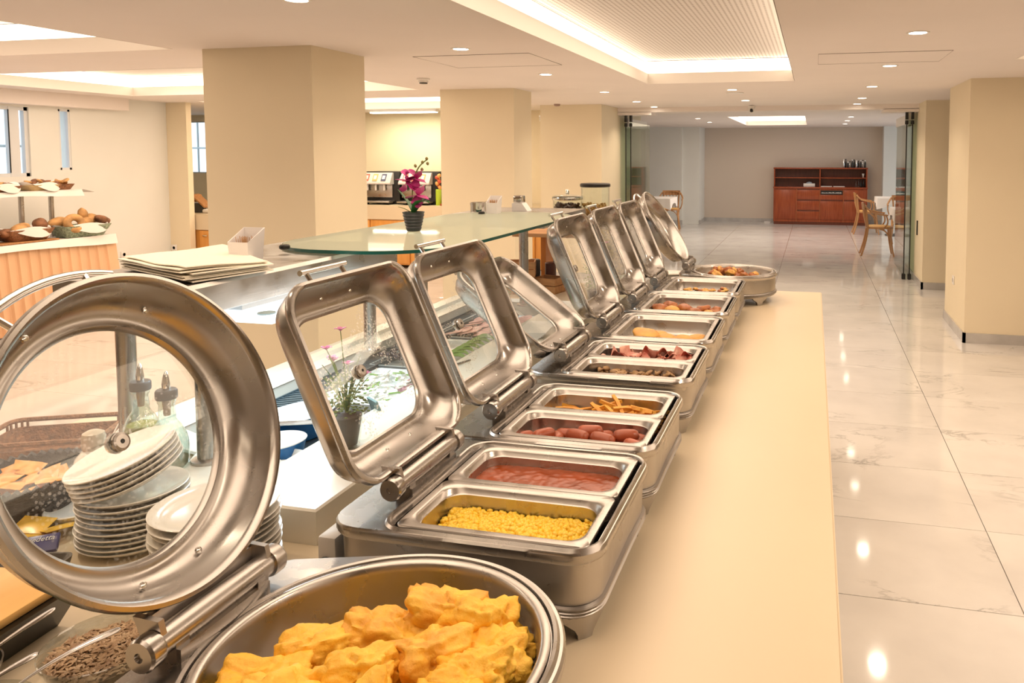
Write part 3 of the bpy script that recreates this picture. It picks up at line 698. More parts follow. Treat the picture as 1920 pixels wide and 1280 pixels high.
# food pans (they lift out, so each is a thing)
def food_pan(x0, x1, y0, y1, label, depth=.065, z=CT+.1500, m=PANST):
    cxp, cyp = (x0+x1)/2, (y0+y1)/2; hx, hy = (x1-x0)/2, (y1-y0)/2
    bm = bmesh.new()
    def rg(i, zz, r, e=0): return [Vector((p.x, p.y, zz)) for p in rr(-hx+i, hx-i, -hy+i, hy-i, r, n=7)]
    loft(bm, [rg(.0005, -.006, .012), rg(0, -.0015, .013), rg(.001, 0, .013), rg(.012, .0005, .022), rg(.015, -.0005, .03), rg(.0175, -.004, .033), rg(.019, -.012, .036), rg(.0215, -.014, .036), rg(.0215, -.017, .036), rg(.026, -depth+.008, .038), rg(.030, -depth+.002, .036), rg(.037, -depth, .03)], False, True)
    o = done('food_pan', bm, m, None, angle=50, loc=(cxp, cyp, z)); return tag(o, label, 'food pan', 'steel food pans sunk in the chafing dishes')
XA, XB = -.656, -.328
def pair(yc, la, lb, depth=.065):
    food_pan(XA, XB, yc-.178, yc-.0005, la, depth); food_pan(XA, XB, yc+.0005, yc+.178, lb, depth)
pair(1.262, 'long steel pan full of yellow sweetcorn', 'long steel pan of red tomato beans', .075)
pair(1.677, 'long steel pan holding the small sausages', 'long steel pan holding the fries')
pair(2.162, 'long steel pan with a little brown mushroom', 'long steel pan holding the red bacon')
food_pan(XA, XB, 2.597-.178, 2.597+.178, 'deep single steel pan with yellow egg bread slices')
food_pan(XA, XB, 3.045-.178, 3.045+.178, 'single steel pan with roast chicken pieces')
food_pan(XA, XB, 3.475-.178, 3.475+.178, 'single steel pan with browned vegetable pieces')
def round_pan(c, label, depth=.075):
    bm = bmesh.new(); lathe(bm, [(.209, -.005), (.2095, 0), (.206, .0015), (.199, .0015), (.196, -.002), (.194, -.012), (.188, -depth+.012), (.178, -depth+.002), (.165, -depth)], 96, cap0=False)
    o = done('food_pan', bm, PANST, None, angle=50, loc=(c[0], c[1], CT+.150)); tag(o, label, 'food pan', 'steel food pans sunk in the chafing dishes')
round_pan((-.508, .797), 'round steel pan full of omelette pieces'); round_pan((-.400, 3.955), 'round steel pan of roast pieces')

# ---- food
rnd = random.Random(5)
# omelette pieces
zb = CT+.150-.075
om = [(-.62, .66, .05), (-.63, .745, .4), (-.605, .815, .8), (-.545, .86, .3), (-.475, .905, .15), (-.415, .905, -.2), (-.355, .86, .5), (-.565, .70, 1.1), (-.52, .77, .2), (-.45, .82, 1.0), (-.38, .79, .3), (-.47, .70, .7), (-.40, .70, .1), (-.34, .745, .9), (-.52, .64, .4), (-.44, .63, 1.2)]
OMLAB = ['at the left edge of the round pan', 'on the left under the raised lid hinge', 'at the back left of the round pan', 'with a browned fold at the back of the round pan', 'upright block at the far side of the round pan', 'upright block right of the middle at the far side', 'crumbly, at the right edge of the round pan',
         'in the lower left of the heap', 'in the middle of the heap', 'right of the middle of the heap', 'rough, right side near the edge', 'front middle of the heap', 'front right of the heap', 'lowest right piece', 'front left of the heap', 'nearest piece at the front']
for i, (x, y, rz) in enumerate(om):
    dd = sqrt((x+.508)**2+(y-.797)**2); kk = min(1, .134/max(dd, 1e-6)); x, y = -.508+(x+.508)*kk, .797+(y-.797)*kk
    sx_, sy_, sz_ = .052+.010*rnd.random(), .040+.008*rnd.random(), .034+.006*rnd.random()
    up = .030+(.022 if i > 6 else .008)+(.014 if i in (4, 5) else 0)
    o = lump('omelette_piece', (sx_, sy_, sz_), EGG if i not in (3, 4, 9) else EGGB, None, (x, y, zb+up), (rnd.uniform(-.35, .35), rnd.uniform(-.35, .35), rz), 10+i, .34, 1.6, 5, .75, fine=(.20 if i in (6, 10) else .09))
    me_ = o.data; of = Vector((i*3.1, i*1.7, 0))
    for v in me_.vertices:
        d = v.co.normalized(); f_ = noise.noise(v.co*55+of); g_ = abs(noise.noise(v.co*28+of))
        v.co += d*(.0022*f_-.006*max(0, .12-g_)/.12)
    tag(o, 'yellow folded omelette piece '+OMLAB[i], 'omelette', 'omelette pieces in the nearest round pan')
# sweetcorn: thousands of kernels in one heap
def kernel_heap(name, x0, x1, y0, y1, zf, size, m, n, label, cat, seed=1, m2=None, frac=0):
    rn = random.Random(seed); bm = bmesh.new(); bm2 = bmesh.new(); tmpl = bmesh.new(); bmesh.ops.create_icosphere(tmpl, subdivisions=1, radius=1); tv = [v.co.copy() for v in tmpl.verts]; tf = [[v.index for v in f.verts] for f in tmpl.faces]; tmpl.free()
    for i in range(n):
        x, y = rn.uniform(x0, x1), rn.uniform(y0, y1); z = zf(x, y)+rn.uniform(-.4, .5)*size; s = size*rn.uniform(.75, 1.15)
        M = Matrix.Translation((x, y, z)) @ Matrix.Rotation(rn.uniform(0, 6), 4, 'Z') @ Matrix.Rotation(rn.uniform(-1, 1), 4, 'X') @ Matrix.Diagonal((s*1.15, s, s*.8, 1))
        vs = [bm.verts.new(M @ c) for c in tv]
        for f in tf: bm.faces.new([vs[k] for k in f])
    # bed below
    gx, gy = 10, 8; g = [[bm.verts.new((x0+(x1-x0)*a/gx, y0+(y1-y0)*b/gy, zf(x0+(x1-x0)*a/gx, y0+(y1-y0)*b/gy)-size*.3)) for b in range(gy+1)] for a in range(gx+1)]
    for a in range(gx):
        for b in range(gy): bm.faces.new((g[a][b], g[a+1][b], g[a+1][b+1], g[a][b+1]))
    bm2.free(); o = done(name, bm, m, None, recalc=False, angle=80); return tag(o, label, cat, None, 'stuff')
pz = CT+.150-.075
kernel_heap('sweetcorn', XA+.030, XB-.030, 1.262-.178+.030, 1.262-.030, lambda x, y: pz+.028+.012*noise.noise(Vector((x*14, y*14, 0)))+.010*sin((x+.656)*9), .0060, CORN, 1900, 'heap of yellow sweetcorn kernels in the steel pan', 'sweetcorn', 3)
# tomato beans
def liquid(name, x0, x1, y0, y1, z, m, label, cat, bumps=150, bs=.006, mb=None, seed=2):
    rn = random.Random(seed); nx, ny = 90, 50; pts = [(rn.uniform(x0, x1), rn.uniform(y0, y1), rn.uniform(.5, 1)) for _ in range(bumps)]
    bm = bmesh.new(); base = rr(x0, x1, y0, y1, .03, z, n=6)
    g = []
    for a in range(nx+1):
        row = []
        for b in range(ny+1):
            x = x0+(x1-x0)*a/nx; y = y0+(y1-y0)*b/ny; h = 0
            for (qx, qy, k) in pts:
                d2 = (x-qx)**2+(y-qy)**2
                if d2 < (bs*1.6)**2: h = max(h, k*.0016*(1-d2/(bs*1.6)**2))
            row.append(bm.verts.new((x, y, z+h+.0015*noise.noise(Vector((x*20, y*20, 3))))))
        g.append(row)
    for a in range(nx):
        for b in range(ny):
            f = (g[a][b], g[a+1][b], g[a+1][b+1], g[a][b+1]); cxx = (f[0].co.x+f[2].co.x)/2; cyy = (f[0].co.y+f[2].co.y)/2; r = .034
            dx = max(x0+r-cxx, cxx-(x1-r), 0); dy = max(y0+r-cyy, cyy-(y1-r), 0)
            if dx*dx+dy*dy > r*r: continue
            bm.faces.new(f)
    o = done(name, bm, m, None, recalc=False, angle=80); return tag(o, label, cat, None, 'stuff')
liquid('tomato_beans', XA+.0225, XB-.0225, 1.262+.0225, 1.262+.178-.0225, CT+.150-.030, SAUCE, 'red tomato bean stew filling the steel pan behind the sweetcorn', 'beans', 240, .0055)
# sausages
def sausage_mesh():
    bm = bmesh.new(); pts = []; rs = []; Ln = .060
    for i in range(13):
        q = -1+2*i/12; pts.append((Ln/2*q, .003*(1-q*q), 0)); rs.append(max(.0008, .0145*(1-abs(q)**5.0)**.5+.0002))
    tube(bm, pts, .01, 14, True, rs=rs); o = done('sausage', bm, SAUS, None, angle=80); return o
s0 = sausage_mesh(); first = True
sz = CT+.150-.065+.024
SP = [(-.615, 1.535, 20), (-.60, 1.575, 95), (-.575, 1.53, -15), (-.555, 1.60, 110), (-.54, 1.56, 30), (-.505, 1.53, 10), (-.50, 1.605, -12), (-.475, 1.57, 15), (-.45, 1.535, -25), (-.44, 1.60, 8), (-.415, 1.56, 30), (-.39, 1.54, -10), (-.375, 1.60, 70), (-.36, 1.575, 5), (-.63, 1.585, 60), (-.54, 1.63, 0), (-.46, 1.63, 20), (-.375, 1.63, -8),
      (-.575, 1.565, 60, 1), (-.50, 1.575, -20, 1), (-.44, 1.565, -10, 1), (-.395, 1.60, 15, 1), (-.36, 1.548, -20, 1), (-.48, 1.61, 12, 1)]
for i, q in enumerate(SP):
    o = s0 if i == 0 else s0.copy()
    if i: COL.objects.link(o)
    o.location = (q[0], q[1], sz+(.019 if len(q) > 3 else 0)+.001*(i % 3)); o.rotation_euler = (rnd.uniform(0, 3), rnd.uniform(-.12, .12), R(q[2]))
    tag(o, 'small reddish cocktail sausage in the long steel pan', 'sausage', 'sausages heaped in the long steel pan')
# fries
fm = []
for k in range(3):
    bm = bmesh.new(); l = .066+.014*k; tube(bm, [(-l/2, 0, 0), (-l/6, .002*k, .001), (l/6, .003, .001*k), (l/2, 0, 0)], .0058, 4, rs=[.0054, .006, .006, .0053]); fm.append(done('fry', bm, FRY, None, smooth=False).data)
for o in [o for o in bpy.data.objects if o.name.startswith('fry')]: bpy.data.objects.remove(o)
rf = random.Random(8)
for i in range(64):
    if i < 40: x = rf.gauss(-.45, .055); y = rf.uniform(1.70, 1.81); zz = .072*0+.006+max(0, .034-abs(x+.45)*.38)*rf.random()
    else: x = rf.uniform(-.625, -.36); y = rf.uniform(1.70, 1.82); zz = .006+.006*rf.random()
    x = min(max(x, -.60), -.375)
    o = link('french_fry', fm[i % 3], FRY); o.location = (x, y, CT+.150-.065+.014+zz*1.25); o.rotation_euler = (rf.uniform(0, 3), rf.uniform(-.35, .35) if i < 40 else rf.uniform(-.08, .08), rf.uniform(-1.0, 1.0) if i < 40 else rf.uniform(-.5, .5))
    tag(o, 'golden potato fry in the long pan behind the sausages', 'french fry', 'fries in the long steel pan')
# bacon rashers, mushrooms
def ribbon(name, m, w, l, amp, seed, wave=3):
    rn = random.Random(seed); bm = bmesh.new(); n = 22; p = [rn.uniform(0, 6) for _ in range(4)]; A = []; Bq = []
    for i in range(n+1):
        q = i/n; x = (q-.5)*l; z = amp*sin(q*wave*2*pi+p[0])+amp*.5*sin(q*9+p[1]); off = .25*w*sin(q*7+p[2]); tw = .5*sin(q*5+p[3])
        A.append((Vector((x, off-w/2*cos(tw), z-w/2*sin(tw))), Vector((x, off+w/2*cos(tw), z+w/2*sin(tw)))))
    rings = [[a, b, b+Vector((0, 0, .0022)), a+Vector((0, 0, .0022))] for a, b in A]
    loft(bm, rings, True, True); return done(name, bm, m, None, angle=60)
rb = random.Random(4)
for i in range(18):
    o = ribbon('bacon_rasher', BACON, .036, .085+.02*rb.random(), .007, i, 2)
    x = -.605+.27*rb.random()*.8+(i % 3)*.012; y = 2.20+.10*rb.random()
    o.location = (min(max(x, -.60), -.385), y, CT+.150-.065+.036+.016*rb.random()); o.rotation_euler = (rb.uniform(-.6, .6), rb.uniform(-.3, .3), rb.uniform(-1.2, 1.2))
    tag(o, 'crumpled red bacon rasher in the pan behind the mushrooms', 'bacon', 'bacon rashers in the long pan')
for i in range(70):
    o = lump('mushroom_slice', (.014+.005*rb.random(), .009, .0045), MUSH, None, (rb.uniform(-.60, -.385), rb.uniform(2.05, 2.135), CT+.150-.065+.022+.016*rb.random()), (rb.uniform(-.8, .8), rb.uniform(-.6, .6), rb.uniform(0, 3)), i % 6, .3, 2, 2)
    tag(o, 'small brown mushroom slice in the nearest pan of its chafing dish', 'mushroom', 'mushroom slices in the long pan')
for i, (x, y, rz, a) in enumerate([(-.565, 2.58, .2, 1.25), (-.485, 2.565, .1, .95), (-.425, 2.56, 0, 1), (-.375, 2.58, .4, 1), (-.52, 2.61, .5, .9)]):
    o = lump('egg_bread_slice', (.040*a, .026*a, .012), PATTY, None, (x, y, CT+.150-.065+.030+(.008 if i == 0 else 0)), (.35, .1, rz), 30+i, .15, 1.5, 3, .25)
    tag(o, ['largest yellow egg bread slice, leftmost in the single pan', 'round yellow egg bread slice, second from the left', 'round yellow egg bread slice, third from the left', 'browner egg bread slice at the right of the pan', 'egg bread slice half hidden behind the largest one'][i], 'egg bread', 'egg bread slices')
for i, (x, y, s, m_) in enumerate([(-.60, 2.96, .036, CHICK), (-.545, 2.93, .037, PATTY), (-.50, 2.97, .040, CHICK), (-.455, 2.93, .032, CHICK), (-.43, 2.97, .036, CHICK), (-.40, 2.92, .028, PATTY), (-.37, 2.95, .034, CHICK), (-.57, 3.03, .034, CHICK)]):
    o = lump('chicken_piece' if m_ is CHICK else 'potato_half', (s, s*.8, s*.55), m_, None, (x, y+.06, CT+.150-.065+.020+s*.5), (.2, .1, i), 50+i, .35 if m_ is CHICK else .1, 1.8, 3, 0, fine=.05)
    tag(o, (['browned roast chicken piece at the left end of the pan', 'pale potato half in front of the chicken', 'tallest browned roast chicken piece', 'roast chicken piece right of the tallest one, near edge', 'roast chicken piece right of the middle', 'small pale potato half near the right', 'roast chicken piece at the right end', 'roast chicken piece at the back left'][i]), 'chicken' if m_ is CHICK else 'potato', 'roast chicken and potato pieces')
rv = random.Random(3)
for i in range(42):
    o = lump('vegetable_piece', (.013+.006*rv.random(), .010, .007), CHICK if i % 2 else PATTY, None, (rv.uniform(-.58, -.385), rv.uniform(3.44, 3.58), CT+.150-.065+.022+.014*rv.random()), (0, 0, rv.random()*3), i % 7, .3, 2, 2)
    tag(o, 'small browned vegetable piece in the last rectangular pan', 'vegetable', 'browned vegetable pieces')
for i in range(22):
    a = rv.uniform(0, 6.28); r_ = .135*sqrt(rv.random()); s = .026+.008*rv.random()
    o = lump('roast_piece', (s, s*.8, s*.6), CHICK if i % 4 else PATTY, None, (-.40+r_*cos(a), 3.955+r_*sin(a), CT+.150-.075+.030+s*.5+.022*rv.random()), (rv.random(), rv.random(), rv.random()*3), 80+i, .35, 1.8, 3)
    tag(o, 'browned roast piece in the far round pan', 'roast', 'roast pieces in the far round pan')
# cables and plug behind the dishes
for i, (y, yy) in enumerate(((1.76, 1.62), (2.02, 1.84), (2.46, 2.33), (2.88, 2.75), (3.32, 3.18))):
    tag(tubeo('power_cable', [(-.775, yy, .93), (-.83, yy+.01, .955), (-.865, (y+yy)/2, .93), (-.875, y-.03, .875), (-.86, y-.06, .856), (-.79, y-.16, .856)], .0042, BLACK, None, 8),
        ['thick black power cable looping behind the sausage dish', 'black power cable behind the fries end of the sausage dish', 'black power cable behind the bacon dish', 'black power cable behind the egg bread dish', 'black power cable behind the chicken dish'][i], 'cable', 'cables behind the chafing dishes')
t = thing('power_adapter', 'cream power socket box behind the sweetcorn dish', 'socket box', (-.80, 1.135, CT))
bbox('case', -.018, .018, -.028, .03, 0, .10, TRIMW, t, .006)
bm = bmesh.new(); lathe(bm, [(.016, 0), (.016, .004), (.012, .004), (.012, -.006), (.001, -.006)], 16, M=Matrix.Translation((0, -.028, .05)) @ Matrix.Rotation(R(90), 4, 'X')); done('socket', bm, DARK, t)

# ============================================================ COLD BUFFET UNIT (white solid-surface trough)
UZ = .92; UX0, UX1, UY0, UY1 = -1.67, -.92, 1.245, 3.36; WX0, WX1, WY0, WY1 = -1.53, -1.135, 1.33, 3.28
t = thing('cold_display_unit', 'white cold buffet trough with sunken display well under the glass canopy', 'cold display', (0, 0, CT))
bm = bmesh.new(); H = UZ-CT
def rc(x0, x1, y0, y1, z): return [Vector((x0, y0, z)), Vector((x1, y0, z)), Vector((x1, y1, z)), Vector((x0, y1, z))]
UO = [(-.92, 1.245), (-.92, 3.36), (-1.67, 3.36), (-1.67, 1.50), (-1.60, 1.475), (-1.37, 1.43), (-1.30, 1.30), (-1.16, 1.245)]
UI = [(-1.135, 1.33), (-1.135, 3.28), (-1.53, 3.28), (-1.53, 1.56), (-1.52, 1.55), (-1.31, 1.47), (-1.25, 1.34), (-1.23, 1.33)]
def up_(P, z, e=0):
    cxu, cyu = -1.3, 2.3
    return [Vector((x-math.copysign(e, x-cxu), y-math.copysign(e, y-cyu), z)) for x, y in P]
loft(bm, [up_(UO, 0), up_(UO, H-.004), up_(UO, H, .004), up_(UI, H, -.004), up_(UI, H-.004), up_(UI, .004)], True, False)
done('trough', bm, SOLIDW, t, smooth=False)
bm = bmesh.new(); prism(bm, [(x+(.001 if x < -1.3 else -.001), y) for x, y in UI], .004, .010); done('well_floor', bm, PERF, t, smooth=False)
bm = bmesh.new(); loft(bm, [rc(UX0+.02, UX0+.08, 1.55, UY1-.05, H), rc(UX0+.022, UX0+.078, 1.555, UY1-.055, H+.014)], False, True); done('back_lip', bm, SOLIDW, t, smooth=False)
bm = bmesh.new()
for i in range(110):
    y = 1.58+i*(WY1-1.58-.02)/110
    box(bm, WX0+.005, WX0+.085, y, y+.008, .028, .032)
box(bm, WX0+.001, WX0+.006, 1.57, WY1, .02, .036); box(bm, WX0+.084, WX0+.09, 1.57, WY1, .02, .036)
o = done('vent_grille', bm, mat('grille_grey', (.13, .18, .21), .4, .5), t, smooth=False); o['kind'] = 'stuff'
# canopy: steel shelf, light box, posts, glass
t = thing('steel_canopy_shelf', 'brushed steel shelf on round posts above the cold buffet', 'shelf', (0, 0, 0))
bm = bmesh.new()
loft(bm, [[Vector((x, y, z)) for (x, z) in ((-1.60, 1.262), (-1.245, 1.262), (-1.242, 1.265), (-1.242, 1.322), (-1.250, 1.330), (-1.60, 1.330))] for y in (1.305, 2.10)], True, True)
done('shelf_box', bm, steel_mat('shelf_steel', (.52, .50, .47), .30, .08, (60, 2, 60)), t, smooth=False)
bbox('far_shelf', -1.60, -1.10, 3.02, 3.62, 1.290, 1.333, MATS['shelf_steel'], t)
bbox('light_box', -1.56, -1.255, 1.46, 2.08, 1.247, 1.262, TRIMW, t, label='pale tray carrying the cold white lamps')
bm = bmesh.new(); box(bm, -1.50, -1.13, 1.40, 2.06, 1.236, 1.249); done('light_diffuser', bm, LEDC, t, smooth=False, label='glowing bluish white lamp diffuser')
bm = bmesh.new(); lathe(bm, [(.019, 0), (.019, .003)], 20, (-1.175, 1.44, 1.249)); done('fan_grille', bm, mat('fan_grey', (.28, .40, .44), .4), t, smooth=False)
for k, (x, y) in enumerate(((-1.305, 1.40), (-1.575, 1.455), (-1.27, 3.22), (-1.50, 3.22), (-1.30, 2.35), (-1.50, 2.35))):
    z0 = UZ if k != 1 else CT
    bm = bmesh.new(); lathe(bm, [(.021, 0), (.021, (1.262 if y < 2 else 1.290 if y > 3 else 1.334)-z0)], 24, (x, y, z0)); lathe(bm, [(.034, 0), (.034, .006), (.023, .009)], 24, (x, y, z0)); done('post', bm, STEELP, t)
t = thing('glass_canopy', 'greenish glass canopy top with rounded corners over the cold buffet', 'glass shelf', (0, 0, 1.334))
bm = bmesh.new(); P = rr(-1.53, -.970, 1.80, 3.20, .23, 0, n=12); loft(bm, [P, [p+Vector((0, 0, .010)) for p in P]], True, True); g_ = done('glass_sheet', bm, CANGL, t, smooth=False)
bm = bmesh.new(); n_ = len(P); Pi = [p+Vector((0, 0, 0)) for p in rr(-1.5295, -.9705, 1.8005, 3.1995, .23, 0, n=12)]
Po = rr(-1.5315, -.9685, 1.7985, 3.2015, .232, 0, n=12)
loft(bm, [[p+Vector((0, 0, .0005)) for p in Po], [p+Vector((0, 0, .0095)) for p in Po]]); done('glass_edge', bm, GLEDGE, t, smooth=False)
for x, y in ((-1.405, 1.80), (-1.40, 3.06)):
    bm = bmesh.new(); lathe(bm, [(.010, .008), (.014, .011), (.014, .018), (.011, .021)], 20, (x, y, 0)); done('clamp_cap', bm, BLACK, t)
# cold white lamp of the canopy
for y, e_ in ((1.85, 2.9), (3.3, 1.2)): area('canopy_lamp', (-1.35, y, 1.232 if y < 3 else 1.285), .28, .4, e_, (.72, .90, 1.0))
area('canopy_lamp', (-1.30, 1.50, 1.232), .28, .12, .6, (.72, .90, 1.0))

# ============================================================ THINGS ON THE CANOPY
SZ = 1.331
t = thing('napkin_stack', 'loose stack of large cream paper napkins on the steel shelf', 'napkins', (-1.42, 1.52, SZ))
rn = random.Random(2)
for k in range(9):
    bm = bmesh.new(); nx = 10; dx, dy, rt = rn.uniform(-.012, .012), rn.uniform(-.012, .012), rn.uniform(-.05, .05)
    q = [(-.17, -.075), (.155, -.195), (.195, -.02), (-.14, .215)]
    q = [(-.14, -.08), (.15, -.205), (.195, -.015), (-.15, .235)]
    g = []
    for a in range(nx+1):
        row = []
        for b in range(nx+1):
            u_, v_ = a/nx, b/nx; x = (1-v_)*((1-u_)*q[0][0]+u_*q[1][0])+v_*((1-u_)*q[3][0]+u_*q[2][0]); y = (1-v_)*((1-u_)*q[0][1]+u_*q[1][1])+v_*((1-u_)*q[3][1]+u_*q[2][1])
            z = .0025*k+.003*k*.25*noise.noise(Vector((x*7+k*.2, y*7, k*.15)))+.001*k*(1-v_)+.002
            row.append((x+dx, y+dy, z))
        g.append(row)
    top = [[bm.verts.new((p[0], p[1], p[2]+.0022)) for p in r_] for r_ in g]; bot = [[bm.verts.new(p) for p in r_] for r_ in g]
    for a in range(nx):
        for b in range(nx):
            bm.faces.new((top[a][b], top[a+1][b], top[a+1][b+1], top[a][b+1])); bm.faces.new((bot[a][b], bot[a][b+1], bot[a+1][b+1], bot[a+1][b]))
    for a in range(nx):
        bm.faces.new((bot[a][0], bot[a+1][0], top[a+1][0], top[a][0])); bm.faces.new((top[a][nx], top[a+1][nx], bot[a+1][nx], bot[a][nx]))
        bm.faces.new((top[0][a], top[0][a+1], bot[0][a+1], bot[0][a])); bm.faces.new((bot[nx][a], bot[nx][a+1], top[nx][a+1], top[nx][a]))
    done('napkin', bm, CLOTHC, t, angle=50)
# pick holder
def pick_holder(loc, label, s=1.0, sticks=True):
    t = thing('stick_holder', label, 'holder', loc); hw = .026*s; h = .075*s
    bm = bmesh.new(); w2 = hw*1.12
    o_ = [[Vector((-hw, -hw, 0)), Vector((hw, -hw, 0)), Vector((hw, hw, 0)), Vector((-hw, hw, 0))], [Vector((-w2, -w2, h*.72)), Vector((w2, -w2, h*.72)), Vector((w2*1.1, w2, h*1.15)), Vector((-w2, w2, h*1.15))]]
    i_ = [[Vector((-w2*.93, -w2*.93, h*.72)), Vector((w2*.93, -w2*.93, h*.72)), Vector((w2*1.03, w2*.93, h*1.15)), Vector((-w2*.93, w2*.93, h*1.15))], [Vector((-hw*.9, -hw*.9, .004)), Vector((hw*.9, -hw*.9, .004)), Vector((hw*.9, hw*.9, .004)), Vector((-hw*.9, hw*.9, .004))]]
    loft(bm, o_+i_, True, True); done('holder_cup', bm, mat('white_plastic', (.80, .77, .76), .3), t, smooth=False)
    rn = random.Random(3)
    bm = bmesh.new()
    for k in range(26):
        x, y = rn.uniform(-hw*.8, hw*.6), rn.uniform(-hw*.8, hw*.5); tube(bm, [(x*.7, y*.7, .005), (x, y-.004, h*.80+rn.uniform(0, .008))], .0009, 4)
    o = done('sticks', bm, mat('stick_wood', (.55, .33, .17), .6), t, smooth=False); o['kind'] = 'stuff'
    return t
pick_holder((-1.375, 1.62, SZ), 'white plastic cup of wooden picks behind the napkins')
pick_holder((-1.36, 3.10, SZ+.012), 'white plastic holder with paper sachets at the far end of the glass', .9)
def canister(loc, label, r=.035, h=.05):
    bm = bmesh.new(); lathe(bm, [(r*.9, 0), (r, .004), (r, h*.8), (r*1.03, h*.82), (r*1.03, h), (r*.9, h*1.02), (r*.9, h*.96), (.005, h*.96)], 28); o = done('steel_canister', bm, CHROME, None, loc=loc); tag(o, label, 'canister')
canister((-1.50, 3.24, SZ), 'left low polished steel canister at the far end of the canopy'); canister((-1.47, 3.34, SZ), 'second low polished steel canister, right behind the left one')
t = thing('napkin_dispenser', 'small white and steel dispenser at the far right end of the canopy', 'dispenser', (-1.36, 3.42, SZ))
bm = bmesh.new(); loft(bm, [rc(-.035, .045, -.03, .03, 0), rc(-.035, .015, -.03, .03, .04)], True, True); done('body', bm, TRIMW, t, smooth=False); bbox('cover', -.03, .012, -.025, .025, .04, .075, CHROME, t, .003)
# orchid
t = thing('potted_orchid', 'small artificial magenta orchid in a ribbed dark pot on the glass canopy', 'potted plant', (-1.305, 2.315, 1.345))
bm = bmesh.new(); pr = [(.026, 0), (.029, .004)]
for k in range(5): z = .008+k*.013; r = .029+.0028*(k+.5); pr += [(r, z), (r+.0025, z+.006), (r+.0005, z+.012)]
pr += [(.044, .074), (.046, .080), (.042, .080), (.041, .072), (.002, .070)]
lathe(bm, [(r*.80, z*.80) for r, z in pr], 32); done('pot', bm, mat('charcoal_pot', (.035, .040, .045), .35), t, angle=35)
def leaf(name, pts, wmax, m, parent, curl=.25, label=None):
    bm = bmesh.new(); n = len(pts); rings = []
    pts = [Vector(p) for p in pts]
    for i, p in enumerate(pts):
        q = i/(n-1); tdir = (pts[min(i+1, n-1)]-pts[max(i-1, 0)]).normalized(); s = tdir.cross(Vector((0, 0, 1)));
        if s.length < .1: s = tdir.cross(Vector((0, -1, 0)))
        s.normalize(); up = s.cross(tdir).normalized(); wd = wmax*max(.04, sin(pi*min(1, q*.93+.05))**.8)
        rings.append([p-s*wd+up*wd*curl, p+up*0, p+s*wd+up*wd*curl, p+s*wd*.98+up*(wd*curl-.0012), p-up*.0015, p-s*wd*.98+up*(wd*curl-.0012)])
    loft(bm, rings, True, True); return done(name, bm, m, parent, angle=60, label=label)
def bez(p0, p1, p2, n=8): return [tuple((1-a)**2*x+2*a*(1-a)*y+a*a*z for x, y, z in zip(p0, p1, p2)) for a in [i/n for i in range(n+1)]]
LZ = .056
leaf('leaf', bez((0, 0, LZ), (-.018, 0, .095), (-.050, -.012, .140)), .016, LEAF, t); leaf('leaf', bez((0, 0, LZ), (.03, -.012, .115), (.070, -.025, .098)), .022, LEAF, t)
leaf('leaf', bez((0, 0, LZ), (.01, .02, .10), (.038, .03, .115)), .017, LEAF, t); leaf('leaf', bez((0, 0, LZ), (-.01, -.02, .075), (-.045, -.02, .082)), .003, STEM, t)
tubeo('stem', bez((0, 0, LZ), (-.010, 0, .14), (.010, 0, .19))+bez((.010, 0, .19), (.02, 0, .22), (.052, 0, .238)), .0022, STEM, t, 6)
def petals(c, r, n, m, ph=0, tilt=(0, 0, 0)):
    for k in range(n):
        a = 2*pi*k/n+ph; leaf('petal', bez(c, (c[0]+r*.6*cos(a), c[1]-.010, c[2]+r*.6*sin(a)), (c[0]+r*cos(a), c[1]-.002, c[2]+r*sin(a))), r*.50, m if k % 2 else MAGE, t, .1)
petals((-.016, -.006, .168), .040, 5, MAGEL, .5); petals((.018, -.008, .176), .038, 5, MAGE, .9); petals((.024, -.010, .122), .044, 5, MAGEL, -.35)
for i, q in enumerate(((.010, 0, .218), (.036, 0, .230), (.052, 0, .242), (.034, 0, .206), (.055, 0, .226))): lump('bud', (.005, .005, .006), mat('bud_brown', (.25, .20, .06), .5), t, q, seed=i, sub=2)

# ============================================================ COLD FOOD IN THE WELL
def oval_bowl(loc, rx, ry, h, label, rz=0, content=CREAMC, clabel=None, m=BLUE, seed=1):
    t = thing('oval_bowl', label, 'bowl', loc, rz)
    bm = bmesh.new(); pr = [(.80, 0), (.86, .004), (.97, h-.006), (1.0, h-.002)]
    lathe(bm, [(a*rx, z) for a, z in pr], 48, sy=ry/rx, cap1=False); done('bowl_outside', bm, m, t)
    bm = bmesh.new(); lathe(bm, [(rx, h-.002), (rx*1.01, h), (rx*.985, h+.0015), (rx*.955, h-.001), (rx*.90, h*.45), (rx*.80, h*.3), (.001, h*.28)], 48, sy=ry/rx, cap0=False); done('bowl_inside', bm, PORCW, t)
    bm = bmesh.new(); n = 20; rn = random.Random(seed)
    top = []
    for i in range(9):
        r = rx*.93*i/8; top.append((r, 0))
    vs = []
    for i in range(1, 9):
        ring = []
        for k in range(40):
            a = 2*pi*k/40; x, y = rx*.91*i/8*cos(a), ry*.91*i/8*sin(a); ring.append(Vector((x, y, h*.62+.010*(1-(i/8)**2)+.006*noise.noise(Vector((x*45+seed, y*45, 0))))))
        vs.append(ring)
    loft(bm, vs[::-1], False, True); o = done('filling', bm, content, t, angle=80)
    return t
oval_bowl((-1.315, 1.715, .862), .115, .072, .062, 'larger blue oval bowl of white cheese at the back of the near well', R(75), seed=2)
oval_bowl((-1.245, 1.545, .862), .070, .060, .055, 'smaller blue oval bowl of creamy white cheese beside the ring lid', R(60), seed=5)
t = thing('serving_spatula', 'flat steel spatula lying across the larger blue oval bowl', 'spatula', (-1.30, 1.62, .926), R(20))
bm = bmesh.new(); box(bm, -.03, .10, -.012, .012, 0, .003); done('blade', bm, STEELD, t, smooth=False)
